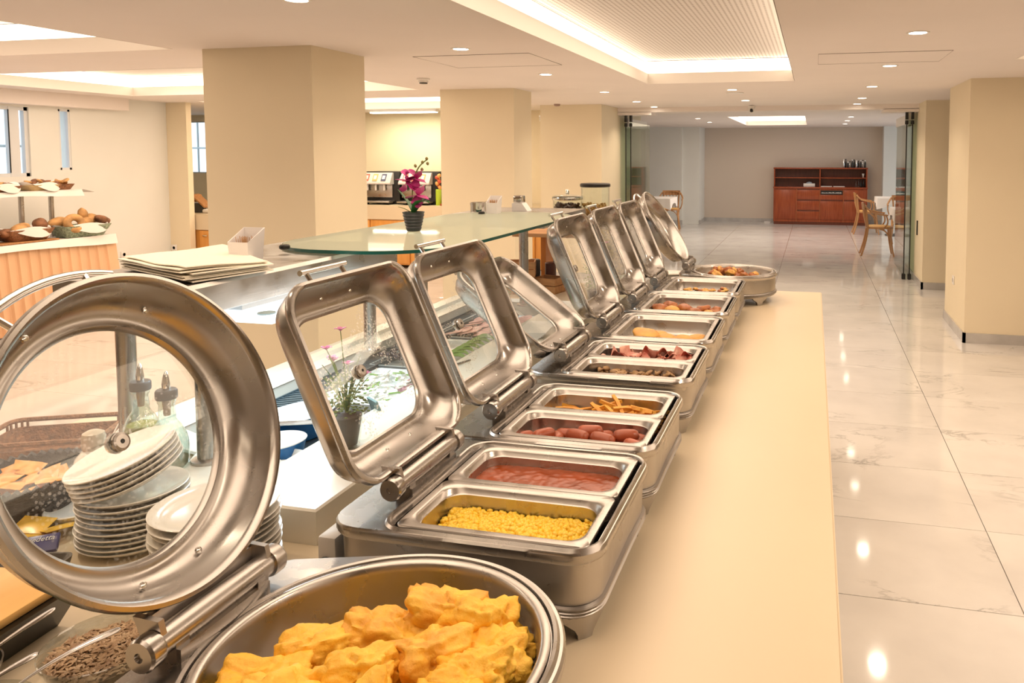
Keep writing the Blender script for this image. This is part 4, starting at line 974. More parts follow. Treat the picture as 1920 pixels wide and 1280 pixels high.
bm = bmesh.new(); lathe(bm, [(.008, .0032), (.006, .0036), (.001, .0036)], 12, (-.012, 0, 0)); done('hole', bm, PORCW, t)
def dish_rect(loc, hx, hy, h, label, rz=0, m=PORCW, cat='dish'):
    bm = bmesh.new()
    def q(i, z, r): return [Vector((p.x, p.y, z)) for p in rr(-hx+i, hx-i, -hy+i, hy-i, r, n=5)]
    loft(bm, [q(.016, 0, .01), q(.002, h-.004, .012), q(0, h, .012), q(.004, h+.001, .012), q(.018, .006, .01)], True, True)
    o = done('serving_dish', bm, m, None, loc=loc, rot=(0, 0, rz), angle=40); return tag(o, label, cat)
dish_rect((-1.195, 1.455, .864), .055, .085, .040, 'white rectangular dish with soft cheese at the near end of the well', R(-8))
tag(lump('cheese_spread', (.034, .060, .012), CREAMC, None, (-1.195, 1.455, .884), (0, 0, R(-8)), 3, .4, 2.5, 4), 'soft white cheese in the white rectangular dish', 'cheese')
tag(bbox('dark_tray_edge', -1.26, -1.15, 1.345, 1.362, .862, .895, DARK), 'dark tray edge below the white rectangular dish', 'tray')
for i, (x, y) in enumerate(((-1.255, 1.375), (-1.225, 1.372), (-1.17, 1.38))): tag(lump('lemon_piece', (.012, .008, .008), mat('lemon', (.85, .72, .10), .4), None, (x, y, .878), seed=i, sub=2), 'small yellow lemon piece under the white rectangular dish', 'lemon', 'lemon pieces in the well')
# onion tray with sign, tongs, pink dish
dish_rect((-1.25, 2.02, .864), .12, .17, .045, 'large white dish of white cheese and chopped onion behind the flower cup')
rn = random.Random(9); bm = bmesh.new()
for k in range(160):
    x, y = -1.25+rn.uniform(-.095, .095), 2.02+rn.uniform(-.145, .145); M = Matrix.Translation((x, y, .885+rn.uniform(0, .022))) @ Matrix.Rotation(rn.uniform(0, 3), 4, 'Z') @ Matrix.Rotation(rn.uniform(-.8, .8), 4, 'X')
    box(bm, -.014, .014, -.006, .006, -.002, .002, M)
o = done('chopped_onion', bm, CREAMC, smooth=False); tag(o, 'chopped white onion and cheese in the large white dish', 'onion', None, 'stuff')
bm = bmesh.new()
for k in range(22):
    x, y = -1.25+rn.uniform(-.10, .10), 2.02+rn.uniform(-.15, .15); M = Matrix.Translation((x, y, .905)) @ Matrix.Rotation(rn.uniform(0, 3), 4, 'Z'); box(bm, -.016, .016, -.003, .003, -.001, .002, M)
tag(done('green_herbs', bm, LEAFL, smooth=False), 'green herb strips on the chopped onion', 'herbs', None, 'stuff')
bm = bmesh.new(); M = Matrix.Translation((-1.14, 1.80, .925)) @ Matrix.Rotation(R(-35), 4, 'Z') @ Matrix.Rotation(R(20), 4, 'X'); box(bm, -.03, .03, -.003, .003, -.022, .022, M); sgn = done('name_sign', bm, mat('sign_grey_green', (.14, .24, .24), .5), smooth=False); tag(sgn, 'small dark grey-green label holder behind the flower cup', 'sign')
o = dish_rect((-1.19, 1.98+.22, .864), .045, .15, .030, 'long pink dish beside the white onion dish', R(0), mat('pink_ceramic', (.70, .34, .42), .25))
tag(tubeo('tong', [(-1.17, 2.02, .92), (-1.12, 2.22, .925), (-1.10, 2.30, .922)], .005, DARK, None, 6, flat=.4), 'dark serving tong lying over the long pink dish', 'tongs')
# platters further along
def platter(loc, hx, hy, label): return dish_rect(loc, hx, hy, .018, label, 0, mat('glass_platter', (.60, .66, .66), .1))
platter((-1.31, 2.50, .864), .17, .20, 'clear platter of dark olives and lettuce in the middle of the well'); platter((-1.30, 2.95, .864), .18, .22, 'clear platter of pink cold cuts at the far end of the well')
rn = random.Random(12)
om_ = None
for k in range(60):
    x, y = -1.40+rn.uniform(-.055, .06), 2.50+rn.uniform(-.17, .17); s = .010+.003*rn.random()
    if om_ is None: om_ = lump('olive', (.012, .009, .009), mat('olive_dark', (.06, .05, .06), .25), None, seed=3, sub=2, amp=.05); o = om_
    else: o = om_.copy(); COL.objects.link(o)
    o.location = (x, y, .895+rn.uniform(0, .014)); o.rotation_euler = (0, 0, rn.uniform(0, 3)); tag(o, 'dark olive on the clear platter in the cold well', 'olive', 'dark olives on the platter')
for k in range(7): leaf('lettuce_leaf', bez((-1.24, 2.34+k*.045, .885), (-1.21, 2.36+k*.045, .93), (-1.16+.02*rn.random(), 2.37+k*.045, .905)), .03, LEAFL, None, .3); tag(bpy.context.scene.collection.objects[-1], 'light green lettuce leaf beside the dark olives', 'lettuce', 'lettuce leaves in the cold well')
for k in range(24):
    bm = bmesh.new(); r = .038; lathe(bm, [(r, 0), (r, .002)], 20); x = -1.40+.06*(k % 4)+.004*k % .02; y = 2.78+.055*(k//4)
    o = done('cold_cut_slice', bm, HAM, None, loc=(x, y, .886+.003*(k % 4)), rot=(R(rn.uniform(-8, 8)), R(-10), 0)); tag(o, 'round pink cold cut slice in overlapping rows', 'cold cut', 'cold cut slices on the far platter')
# flower cups on the deck
def flower_cup(loc, label, s=1.0, seed=1, white=False):
    t = thing('flower_cup', label, 'potted plant', loc)
    bm = bmesh.new(); lathe(bm, [(.024*s, 0), (.027*s, .004), (.038*s, .085*s), (.0365*s, .085*s), (.026*s, .008)], 32, cap1=True); done('cup', bm, CLGL if not white else PORCW, t)
    bm = bmesh.new(); lathe(bm, [(.022*s, .010), (.034*s, .078*s), (.02*s, .086*s), (.001, .088*s)], 24); done('dark_filling', bm, mat('soil', (.05, .025, .018), .6, noise_amt=.5, nscale=60), t)
    tubeo('cup_handle', bez((.034*s, 0, .070*s), (.072*s, 0, .075*s), (.060*s, 0, .035*s))+bez((.060*s, 0, .035*s), (.05*s, 0, .018*s), (.030*s, 0, .02*s)), .0028, CLGL if not white else PORCW, t, 8)
    rn = random.Random(seed)
    for k in range(9):
        a = rn.uniform(0, 6.28); l = rn.uniform(.08, .15)*s; leaf('grass_leaf', bez((0, 0, .08*s), (.015*cos(a), .015*sin(a), .08*s+l*.6), (.05*s*cos(a), .05*s*sin(a), .08*s+l)), .0035, LEAFL if k % 2 else LEAF, t)
    for k in range(7):
        a = rn.uniform(0, 6.28); l = rn.uniform(.09, .20)*s; q = bez((0, 0, .08*s), (.012*cos(a), .012*sin(a), .08*s+l*.6), (.045*s*cos(a), .045*s*sin(a), .08*s+l)); tubeo('flower_stem', q, .0012, STEM, t, 4)
        e = q[-1]
        for j in range(4): b_ = 2*pi*j/4+a; leaf('petal', bez(e, (e[0]+.008*cos(b_), e[1]+.008*sin(b_), e[2]+.008), (e[0]+.014*cos(b_), e[1]+.014*sin(b_), e[2]+.006)), .005, PINK, t, .1)
    bm = bmesh.new()
    for k in range(220):
        a = rn.uniform(0, 6.28); r = .045*s*sqrt(rn.random()); z = .085*s+.085*s*rn.random()**1.5; M = Matrix.Translation((r*cos(a)*1.1, r*sin(a)*1.1, z)) @ Matrix.Rotation(rn.uniform(0, 3), 4, 'X'); box(bm, -.003, .003, -.0012, .0012, 0, .0035, M)
    o = done('small_foliage', bm, STEM, t, smooth=False); o['kind'] = 'stuff'
    return t
flower_cup((-1.045, 1.535, UZ), 'glass cup with dark filling and pink artificial flowers seen through the sweetcorn dish lid', 1.0, 2)
flower_cup((-1.16, 2.68, UZ+.0), 'glass cup of green grass and small flowers seen through the leaning lid', 1.0, 4)
flower_cup((-1.02, 3.52, CT), 'tall cup of grass with small pink flowers beyond the cold buffet', 1.25, 6)
t = thing('cloth_napkin', 'stack of white cloth napkins at the end of the cold buffet', 'napkins', (-1.02, 2.72, UZ))
for k in range(6): bbox('napkin', -.06, .055, -.10, .10, .004*k, .004*k+.0036, CLOTH, t, M=Matrix.Rotation(R(3*k-8), 4, 'Z'))


# ============================================================ FOREGROUND ON THE LEFT OF THE COUNTER
def plate_mesh(r):
    bm = bmesh.new(); lathe(bm, [(r*.52, 0), (r*.55, .002), (r*.80, .006), (r*.985, .0165), (r, .0185), (r*.985, .0195), (r*.78, .010), (r*.6, .0065), (r*.02, .006)], 48); o = done('plate', bm, PORC, None, angle=60); return o
def plate_stack(c, r, n, label, group, tiltfrom=99, tilt=(0, 0), dz=.0092, jit=.003, seed=1, cat='plate'):
    rn = random.Random(seed); p0 = None; z = c[2]; off = Vector((0, 0, 0))
    for k in range(n):
        if p0 is None: p0 = plate_mesh(r); o = p0
        else: o = p0.copy(); COL.objects.link(o)
        if k >= tiltfrom:
            if k == tiltfrom: z += .018; base = Vector((c[0], c[1], z))
            M = Matrix.Rotation(tilt[0], 4, 'X') @ Matrix.Rotation(tilt[1], 4, 'Y'); up = M @ Vector((0, 0, 1))
            o.location = base+up*dz*(k-tiltfrom); o.rotation_euler = M.to_euler()
        else:
            o.location = (c[0]+rn.uniform(-jit, jit), c[1]+rn.uniform(-jit, jit), z); o.rotation_euler = (rn.uniform(-.01, .01), rn.uniform(-.01, .01), rn.uniform(0, 6)); z += dz*rn.choice((1, 1, 1.25))
        tag(o, label if 0 < k < n-1 else label.replace(' plate in ', ' plate, topmost of ' if k else ' plate, lowest of '), cat, group)
plate_stack((-1.275, 1.180, CT), .096, 15, 'cream white plate in the tall leaning stack seen through the round lid', 'plates in the tall leaning stack', 10, (R(13), R(-12)), .0100, .003, 1)
plate_stack((-1.018, 1.105, CT), .104, 12, 'cream white plate in the nearer stack behind the hinge of the round lid', 'plates in the nearer stack', 99, dz=.0098, seed=3, jit=.004)
plate_stack((-.765, 4.36-.16, CT), .078, 9, 'white side plate in the low stack behind the far round dish', 'side plates behind the far round dish', dz=.0085, seed=6)
# bottles
BOTGL = thin_glass('bottle_glass', (.76, .86, .83), .16, .03)
def oil_bottle(loc, label, fill, fm, s=1.0, rz=0):
    t = thing('oil_bottle', label, 'bottle', loc, rz)
    bm = bmesh.new(); P = [(.033, 0), (.036, .006), (.036, .105), (.033, .125), (.024, .145), (.0155, .158), (.0140, .188), (.0165, .192), (.0165, .2)]
    P = [(r*s, z*s) for r, z in P]; lathe(bm, P, 32, cap1=False); done('glass_body', bm, BOTGL, t)
    if fill:
        bm = bmesh.new(); lathe(bm, [(.031*s, .006*s), (.0335*s, .01*s), (.0335*s, .108*s), (.027*s, fill*s), (.001, fill*s)], 28); done('oil' if fm is OIL else 'vinegar', bm, fm, t)
    bm = bmesh.new(); lathe(bm, [(.0185*s, .198*s), (.0195*s, .201*s), (.0195*s, .213*s), (.0175*s, .216*s), (.002, .216*s)], 24); done('dark_cap', bm, DARK, t)
    bm = bmesh.new(); lathe(bm, [(.007*s, .216*s), (.0075*s, .226*s), (.0055*s, .240*s), (.003*s, .250*s), (.001, .252*s)], 16); done('pourer', bm, CHROME, t)
    bm = bmesh.new(); lathe(bm, [(.006*s, .165*s), (.0085*s, .198*s)], 10); done('cork', bm, PINE, t)
    return t
oil_bottle((-1.470, 1.390, CT), 'clear glass bottle half full of yellow-green olive oil with a steel pourer', .128, OIL, 1.12)
oil_bottle((-1.362, 1.352, CT), 'nearly empty clear glass bottle with a steel pourer, right of the olive oil', 0, OIL, 1.12)
t = thing('sauce_jar', 'cream ceramic jar with a rounded shoulder and ring band beside the oil bottles', 'jar', (-1.555, 1.345, CT))
bm = bmesh.new(); lathe(bm, [(.040, 0), (.043, .006), (.043, .055), (.036, .078), (.024, .092), (.0215, .096)], 36); done('jar_body', bm, PORC, t)
bm = bmesh.new(); lathe(bm, [(.0215, .096), (.023, .099), (.0235, .122), (.021, .132), (.012, .137), (.001, .138)], 28); done('jar_lid', bm, mat('tan_lid', (.62, .50, .36), .3), t)
# cutlery in a basket
t = thing('wire_basket', 'low brown woven tray behind the sachet basket', 'basket', (-1.82, 1.47, CT), R(25))
bm = bmesh.new(); 
def q4(hx, hy, z, r=.03): return [Vector((p.x, p.y, z)) for p in rr(-hx, hx, -hy, hy, r, n=4)]
loft(bm, [q4(.12, .08, 0), q4(.135, .095, .055), q4(.130, .09, .055), q4(.115, .075, .004)], True, True); done('woven_side', bm, WICKB, t, smooth=False)
bm = bmesh.new(); tube(bm, [tuple(p) for p in q4(.136, .096, .072)], .006, 6, closed=True)
for p in q4(.134, .094, 0, .03)[::1]: tube(bm, [(p.x, p.y, .05), (p.x, p.y, .072)], .003, 5)
done('woven_rim', bm, WICKB, t)
t0 = None
for k in range(14):
    if t0 is None:
        bm = bmesh.new(); tube(bm, [(0, 0, 0), (0, 0, .07), (0, .002, .12), (0, .004, .165)], .003, 6, rs=[.0022, .0028, .0042, .0018], flat=.4); t0 = done('fork', bm, CHROME); o = t0
    else: o = t0.copy(); COL.objects.link(o)
    o.location = (-1.665+.004*k, 1.375+.003*(k % 5), CT+.012); o.rotation_euler = (R(-48+2*k % 9), R(38+(k*5) % 13), R(k*4)); tag(o, 'steel cutlery handle bundled beside the cream jar', 'cutlery', 'bundled steel cutlery')
# dark round basket of packets
t = thing('round_basket', 'dark woven round basket full of small orange packets', 'basket', (-1.60, 1.235, CT))
bm = bmesh.new()
P = []
for k in range(10): P.append((.075+.0045*k+(.002 if k % 2 else 0), .007*k))
P += [(.121, .068), (.124, .076), (.120, .082), (.113, .080), (.110, .070), (.080, .012), (.002, .010)]
lathe(bm, P, 48); done('woven_bowl', bm, WICKD, t, angle=25)
bm = bmesh.new()
for k in range(44):
    a = 2*pi*k/44; M = Matrix.Translation((.117*cos(a), .117*sin(a), .079)) @ Matrix.Rotation(a, 4, 'Z') @ Matrix.Rotation(R(40), 4, 'X'); box(bm, -.009, .009, -.007, .007, -.004, .006, M)
done('braided_rim', bm, WICKD, t, smooth=False)
def packet(name, m, w, l, seed):
    bm = bmesh.new(); n = 6; T, Bm = [], []
    for a in range(n+1):
        T.append([]); Bm.append([])
        for b in range(n+1):
            u_, v_ = a/n-.5, b/n-.5; bul = .004*(1-(2*u_)**2)*(1-(2*v_)**2)+.0015*noise.noise(Vector((u_*5+seed, v_*5, 0)))
            T[-1].append(bm.verts.new((u_*w, v_*l, bul+.0008))); Bm[-1].append(bm.verts.new((u_*w, v_*l, -bul*.5)))
    for a in range(n):
        for b in range(n): bm.faces.new((T[a][b], T[a+1][b], T[a+1][b+1], T[a][b+1])); bm.faces.new((Bm[a][b], Bm[a][b+1], Bm[a+1][b+1], Bm[a+1][b]))
    for a in range(n):
        bm.faces.new((Bm[a][0], Bm[a+1][0], T[a+1][0], T[a][0])); bm.faces.new((T[a][n], T[a+1][n], Bm[a+1][n], Bm[a][n])); bm.faces.new((T[0][a], T[0][a+1], Bm[0][a+1], Bm[0][a])); bm.faces.new((Bm[n][a], Bm[n][a+1], T[n][a+1], T[n][a]))
    return done(name, bm, m, None, angle=50)
rn = random.Random(6); p0 = packet('packet', PACK, .050, .038, 1); first = True
for k in range(26):
    o = p0 if k == 0 else p0.copy()
    if k: COL.objects.link(o)
    a = rn.uniform(0, 6.28); r = .075*sqrt(rn.random()); o.location = (-1.60+r*cos(a), 1.235+r*sin(a), CT+.046+.0014*k); o.rotation_euler = (rn.uniform(-.4, .4), rn.uniform(-.4, .4), rn.uniform(0, 3)); tag(o, 'small orange and cream packet in the dark round basket', 'packet', 'orange packets in the dark basket')
# saucer with blue rim, sachets, purple packet, dark box
t = thing('saucer', 'white saucer with a bluish inside between the dark basket and the plates', 'saucer', (-1.475, 1.225, CT))
bm = bmesh.new(); lathe(bm, [(.022, 0), (.024, .003), (.046, .014), (.052, .024), (.050, .026), (.044, .017), (.022, .006), (.001, .005)], 36); done('saucer_body', bm, PORCW, t)
rn = random.Random(16); y0 = packet('sachet', SACH, .062, .048, 4)
for k, q in enumerate(((-1.435, 1.100, .026, .2, .3), (-1.385, 1.115, .020, -.2, 1.2), (-1.405, 1.085, .014, .1, .8), (-1.44, 1.065, .012, .15, 2.2))):
    o = y0 if k == 0 else y0.copy()
    if k: COL.objects.link(o)
    o.location = (q[0]-.045, q[1]+.045, CT+q[2]); o.rotation_euler = (q[3], .1, q[4]); tag(o, 'mustard yellow tea sachet in the small heap left of the plates', 'sachet', 'mustard yellow sachets')
t = thing('tissue_pack', 'purple packet with white lettering in front of the yellow sachets', 'packet', (-1.395, 1.088, CT+.022), R(20)); t.rotation_euler = (R(35), 0, R(38))
bbox('pack_body', -.032, .032, -.018, .018, 0, .010, PURP, t, .003)
def text(body, size, m, parent, loc, rot=(0, 0, 0), name='lettering', ext=.0004, shear=0, align='CENTER'):
    c = bpy.data.curves.new(name, 'FONT'); c.body = body; c.size = size; c.extrude = ext; c.align_x = align; c.align_y = 'CENTER'; c.shear = shear; c.resolution_u = 2
    o = bpy.data.objects.new(name, c); COL.objects.link(o)
    dg = bpy.context.evaluated_depsgraph_get(); me = bpy.data.meshes.new_from_object(o.evaluated_get(dg)); bpy.data.objects.remove(o)
    me.materials.clear(); o2 = link(name, me, m, parent); o2.location = loc; o2.rotation_euler = rot; return o2
WHT = mat('white_print', (.85, .85, .85), .5)
text('predetta', .014, WHT, t, (0, .008, .0105), shear=.3); text('HS', .013, WHT, t, (-.014, -.008, .0105))
t = thing('dark_dish', 'low dark grey rounded dish in front of the purple packet', 'dish', (-1.345, 1.020, CT), R(15))
bm = bmesh.new(); loft(bm, [q4(.055, .040, 0, .015), q4(.062, .046, .028, .018), q4(.058, .042, .028, .016), q4(.05, .036, .018, .012)], True, True); done('dish_body', bm, mat('slate_grey', (.10, .09, .08), .3), t, angle=30)
# wooden board on black box
t = thing('black_box', 'black display box with an orange wooden top at the lower left edge', 'box', (-1.26, .865, CT), R(4))
bm = bmesh.new(); loft(bm, [rc(-.10, .10, -.13, .06, 0), rc(-.12, .14, -.15, .075, .068)], True, True); done('box_sides', bm, mat('gloss_black', (.010, .009, .007), .12), t, smooth=False)
bbox('wooden_top', -.115, .128, -.142, .070, .068, .082, TRAYW, t, .003)
# seed bowls
BOWLGL = thin_glass('bowl_glass', (.87, .89, .88), .13, .03)
def seed_bowl(loc, r, h, label, sm, smname, seedsize, n, seed, kind='seeds'):
    t = thing('glass_bowl', label, 'bowl', loc)
    bm = bmesh.new(); lathe(bm, [(r*.72, 0), (r*.76, .003), (r*.97, h-.008), (r, h-.004), (r*1.0, h), (r*.985, h+.001), (r*.955, h-.003), (r*.93, h-.010), (r*.71, .006), (.001, .005)], 48); done('bowl', bm, BOWLGL, t)
    rn = random.Random(seed); bm = bmesh.new(); tmpl = [(-1, 0, 0), (0, .42, .05), (1, 0, 0), (0, -.42, .05), (0, 0, .26), (0, 0, -.2)]; fs = ((0, 1, 4), (1, 2, 4), (2, 3, 4), (3, 0, 4), (1, 0, 5), (2, 1, 5), (3, 2, 5), (0, 3, 5))
    for i in range(n):
        a = rn.uniform(0, 6.28); rad = r*.86*sqrt(rn.random()); z = h*.80+.006*rn.random()+.004*sin(a*2); s = seedsize*rn.uniform(.8, 1.2)
        M = Matrix.Translation((rad*cos(a), rad*sin(a), z)) @ Matrix.Rotation(rn.uniform(0, 6), 4, 'Z') @ Matrix.Rotation(rn.uniform(-.5, .5), 4, 'Y'); v = [bm.verts.new(M @ (Vector(q)*s)) for q in tmpl]
        for f in fs: bm.faces.new([v[k] for k in f])
    lathe(bm, [(r*.74, .008), (r*.90, h*.78), (.001, h*.80)], 30)
    o = done(smname, bm, sm, None, smooth=False); o.location = loc; tag(o, label.replace('clear glass bowl', 'heap').replace('clear plastic bowl', 'heap'), kind, None, 'stuff'); return t
seed_bowl((-.948, .822, CT), .076, .078, 'clear glass bowl of brown sunflower seeds beside the hinge', SEED, 'sunflower_seeds', .0062, 1500, 1)
seed_bowl((-.975, .662, CT), .072, .078, 'clear glass bowl of dark green pumpkin seeds at the lower left', PUMP, 'pumpkin_seeds', .0068, 900, 2)
t = thing('glass_bowl', 'small clear glass bowl of orange dried fruit against the near dish', 'bowl', (-.835, .700, CT))
bm = bmesh.new(); lathe(bm, [(.034, 0), (.045, .062), (.0435, .062), (.033, .006), (.001, .005)], 36); done('bowl', bm, BOWLGL, t)
rn = random.Random(21)
for k in range(12): tag(lump('dried_apricot', (.013, .011, .007), APRI, None, (-.835+rn.uniform(-.022, .022), .700+rn.uniform(-.022, .022), CT+.025+.003*k), (rn.random(), rn.random(), 0), k, .2, 2, 2), 'orange dried apricot in the small glass bowl', 'dried fruit', 'dried apricots')
t = thing('glass_bowl', 'clear glass bowl edge with brown sauce at the far lower left', 'bowl', (-1.115, .745-.0, CT))
bm = bmesh.new(); lathe(bm, [(.040, 0), (.055, .060), (.053, .060), (.038, .006), (.001, .005)], 36); done('bowl', bm, BOWLGL, t)
bm = bmesh.new(); lathe(bm, [(.038, .008), (.047, .035), (.001, .036)], 30); done('brown_sauce', bm, mat('brown_sauce', (.10, .03, .015), .2), t)
def spoon(a, b, label):
    bm = bmesh.new(); a, b = Vector(a), Vector(b); d = b-a; pts = [a+d*q+Vector((0, 0, .008*sin(pi*q))) for q in (0, .15, .3, .45, .6, .75, .9, .97, 1.0)]
    tube(bm, pts, .005, 12, rs=[.0022, .0028, .0032, .0038, .0048, .0062, .0075, .0066, .003], flat=.32); M = Matrix.Translation(a)
    lathe(bm, [(.001, -.006), (.010, -.003), (.014, .003), (.0135, .0035), (.009, -.001), (.001, -.003)], 16, M=M); tag(done('spoon', bm, STEELP, None), label, 'spoon', 'serving spoons in the seed bowls')
spoon((-.985, .700, CT+.070), (-.908, .812, CT+.108), 'steel spoon lying in the sunflower seed bowl')
spoon((-1.02, .650, CT+.065), (-.935, .722, CT+.128), 'steel spoon leaning over the pumpkin seed bowl')
spoon((-1.09, .70, CT+.050), (-.990, .790, CT+.138), 'steel spoon leaning in front of the black box')

# ============================================================ CEREAL STAND BEYOND THE COLD UNIT
t = thing('cereal_stand', 'wood and steel stand with crates below and a top shelf for cereal jars', 'stand', (-1.32, 4.02, 0))
for x, y in ((-.17, -.24), (.20, -.24), (-.17, .24), (.20, .24)): tubeo('post', [(x, y, CT), (x, y, 1.17)], .014, STEELP, t, 12)
bbox('top_shelf', -.22, .25, -.28, .30, 1.17, 1.19, PINE, t, .003)
bbox('back_panel', -.20, -.17, .10, .27, CT, 1.17, mat('orange_panel', (.50, .19, .045), .4), t)
def crate(loc, rz, label, w=.16, d=.12, h=.085):
    t = thing('wooden_crate', label, 'crate', loc, rz)
    for k in range(2):
        z0 = k*h/2+.002; z1 = z0+h/2-.005
        bbox('slat', -w/2, w/2, -d/2, -d/2+.006, z0, z1, PINE, t); bbox('slat', -w/2, w/2, d/2-.006, d/2, z0, z1, PINE, t)
        bbox('slat', -w/2, -w/2+.006, -d/2+.006, d/2-.006, z0, z1, PINE, t); bbox('slat', w/2-.006, w/2, -d/2+.006, d/2-.006, z0, z1, PINE, t)
    bbox('bottom', -w/2, w/2, -d/2, d/2, 0, .004, PINE, t)
    return t
crate((-1.56, 3.88, CT+.0), R(25), 'lower light wooden crate behind the canopy post'); crate((-1.555, 3.885, CT+.09), R(18), 'upper light wooden crate stacked on the lower one', .17)
crate((-1.40, 3.93, CT), R(-12), 'light wooden crate on the counter right of the stacked pair', .14)
for i, (x, y, h, m_) in enumerate(((-1.52, 4.02, .16, DARK), (-1.44, 4.06, .14, mat('brown_tin', (.10, .04, .03), .4)))):
    bm = bmesh.new(); lathe(bm, [(.03, 0), (.032, .004), (.032, h), (.028, h+.004), (.001, h+.005)], 24); tag(done('storage_tin', bm, m_, None, loc=(x, y, CT+(.0 if i else 0))), ['tall black tin behind the wooden crates', 'brown tin beside the tall black one'][i], 'tin')
t = thing('lidded_jar', 'glass jar of dark dried fruit with a domed knobbed lid', 'jar', (-1.378, 4.2-.02, 1.19))
bm = bmesh.new(); lathe(bm, [(.080, 0), (.084, .004), (.084, .155), (.081, .155), (.081, .005), (.001, .004)], 36); done('jar_glass', bm, CLGL, t)
bm = bmesh.new(); lathe(bm, [(.087, .155), (.090, .160), (.088, .170), (.070, .178), (.02, .182), (.012, .183), (.011, .195), (.014, .205), (.008, .212), (.001, .213)], 36); done('jar_lid', bm, CLGL, t)
bm = bmesh.new(); lathe(bm, [(.0865, .152), (.0885, .154), (.0885, .165), (.0865, .167)], 36, cap0=False, cap1=False); lathe(bm, [(.010, .184), (.010, .200), (.001, .212)], 16); done('lid_band', bm, CHROME, t)
rn = random.Random(31); bm = bmesh.new()
for k in range(260):
    a = rn.uniform(0, 6.28); r = .072*sqrt(rn.random()); M = Matrix.Translation((r*cos(a), r*sin(a), .012+rn.uniform(0, .115))) @ Matrix.Rotation(rn.uniform(0, 3), 4, 'X') @ Matrix.Rotation(rn.uniform(0, 3), 4, 'Z'); box(bm, -.010, .010, -.007, .007, -.006, .006, M)
o = done('dried_dates', bm, mat('date_brown', (.045, .018, .012), .35), None, smooth=False, loc=(-1.378, 4.18, 1.19)); tag(o, 'dark dried fruit filling the lidded glass jar', 'dried fruit', None, 'stuff')
t = thing('cereal_dispenser', 'tall clear cylinder dispenser with a black lid, a little cereal inside', 'dispenser', (-1.217, 4.2, 1.19))
bm = bmesh.new(); lathe(bm, [(.078, 0), (.082, .003), (.082, .228), (.079, .228), (.079, .005), (.001, .004)], 40); done('clear_cylinder', bm, CLGL, t)
bm = bmesh.new(); lathe(bm, [(.084, .226), (.087, .229), (.087, .243), (.082, .247), (.05, .245), (.001, .243)], 40); done('black_lid', bm, BLACK, t)
bm = bmesh.new(); 
for k in range(500):
    a = rn.uniform(0, 6.28); r = .072*sqrt(rn.random()); M = Matrix.Translation((r*cos(a), r*sin(a), .01+.12*rn.random())) @ Matrix.Rotation(rn.uniform(0, 3), 4, 'X') @ Matrix.Rotation(rn.uniform(0, 3), 4, 'Z'); box(bm, -.007, .007, -.005, .005, -.002, .002, M)
o = done('cereal_flakes', bm, mat('cereal', (.50, .30, .08), .6), None, smooth=False, loc=(-1.217, 4.2, 1.19)); tag(o, 'golden cereal flakes in the clear cylinder dispenser', 'cereal', None, 'stuff')
t = thing('cereal_dispenser', 'clear dispenser of golden flakes with a flat black top behind the last rectangular lids', 'dispenser', (-1.02, 4.42, CT))
bm = bmesh.new(); lathe(bm, [(.075, 0), (.078, .003), (.078, .42), (.075, .42), (.075, .005), (.001, .004)], 40); done('clear_cylinder', bm, CLGL, t)
bm = bmesh.new(); lathe(bm, [(.068, .15), (.070, .155), (.070, .38), (.001, .385)], 30); done('golden_flakes', bm, mat('cereal_mass', (.50, .32, .09), .7, noise_amt=.6, nscale=90, bump=.8, bscale=150), t)
bbox('black_top', -.10, .10, -.10, .10, .425, .46, BLACK, t, .01)
t.location = (-.96, 3.93, CT); t.location = (-.985, 3.72, CT)
tag(bbox('white_tablecloth', -1.12, -.90, 3.42, 3.80, CT, CT+.012, CLOTH, None, .004), 'folded white cloth on the counter beyond the cold buffet', 'cloth')

# ============================================================ BREAD STATION
BT = .80
t = thing('bread_table', 'long skirted table with a white cloth top by the window wall', 'table', (-7.25, 4.6, 0))
bbox('table_core', -.36, .33, -3.6, 1.66, 0.02, BT-.02, CLOTH, t)
bm = bmesh.new(); loft(bm, [rc(-.37, .35, -3.62, 1.70, BT-.03), rc(-.37, .36, -3.62, 1.71, BT-.004), rc(-.36, .35, -3.61, 1.70, BT)], True, True)
pts = []
for k in range(120): pts.append(k)
done('cloth_top', bm, CLOTH, t, smooth=False)
bm = bmesh.new(); P0 = []; y = -3.6; path = []
while y < 1.66: path.append((.345, y, 'y')); y += .012
x = .345
while x > -.36: path.append((x, 1.70, 'x')); x -= .012
tr, br = [], []
for k, (a, b, ax) in enumerate(path):
    ph = (k % 8)/8.0; saw = .030*(1-ph) if ph < .80 else .030*(ph-.80)/.20; fl = .05
    if ax == 'y': tr.append(Vector((a+saw*.6, b, BT-.035))); br.append(Vector((a+fl+saw*1.4, b*1.0+(.03 if b > 1.5 else 0), .01)))
    else: tr.append(Vector((a, b+saw*.6, BT-.035))); br.append(Vector((a+.02, b+fl+saw*1.4, .01)))
loft(bm, [tr, [p.lerp(q, .5) for p, q in zip(tr, br)], br], closed=False); done('pleated_skirt', bm, SKIRT, t, angle=25)
bm = bmesh.new(); tr = []; br = []
for k, yy in enumerate([ -3.6+.05*i for i in range(107)]):
    tr.append(Vector((.364, yy, BT+.003))); br.append(Vector((.392+.006*sin(k*.7), yy, BT-.075-.02*sin(k*.13))))
loft(bm, [tr, br], closed=False); done('cloth_drop', bm, CLOTH, t, angle=60)
t = thing('display_shelf', 'raised shelf under a white cloth on steel legs above the bread table', 'shelf', (-7.25, 4.6, BT))
for y in (-1.2, .2, 1.05, 1.34):
    tubeo('leg', [(.0, y, 0), (.0, y, .43)], .022, STEELD, t, 10)
bbox('board', -.16, .13, -3.2, 1.55, .43, .455, CLOTH, t)
bm = bmesh.new(); tr, br = [], []
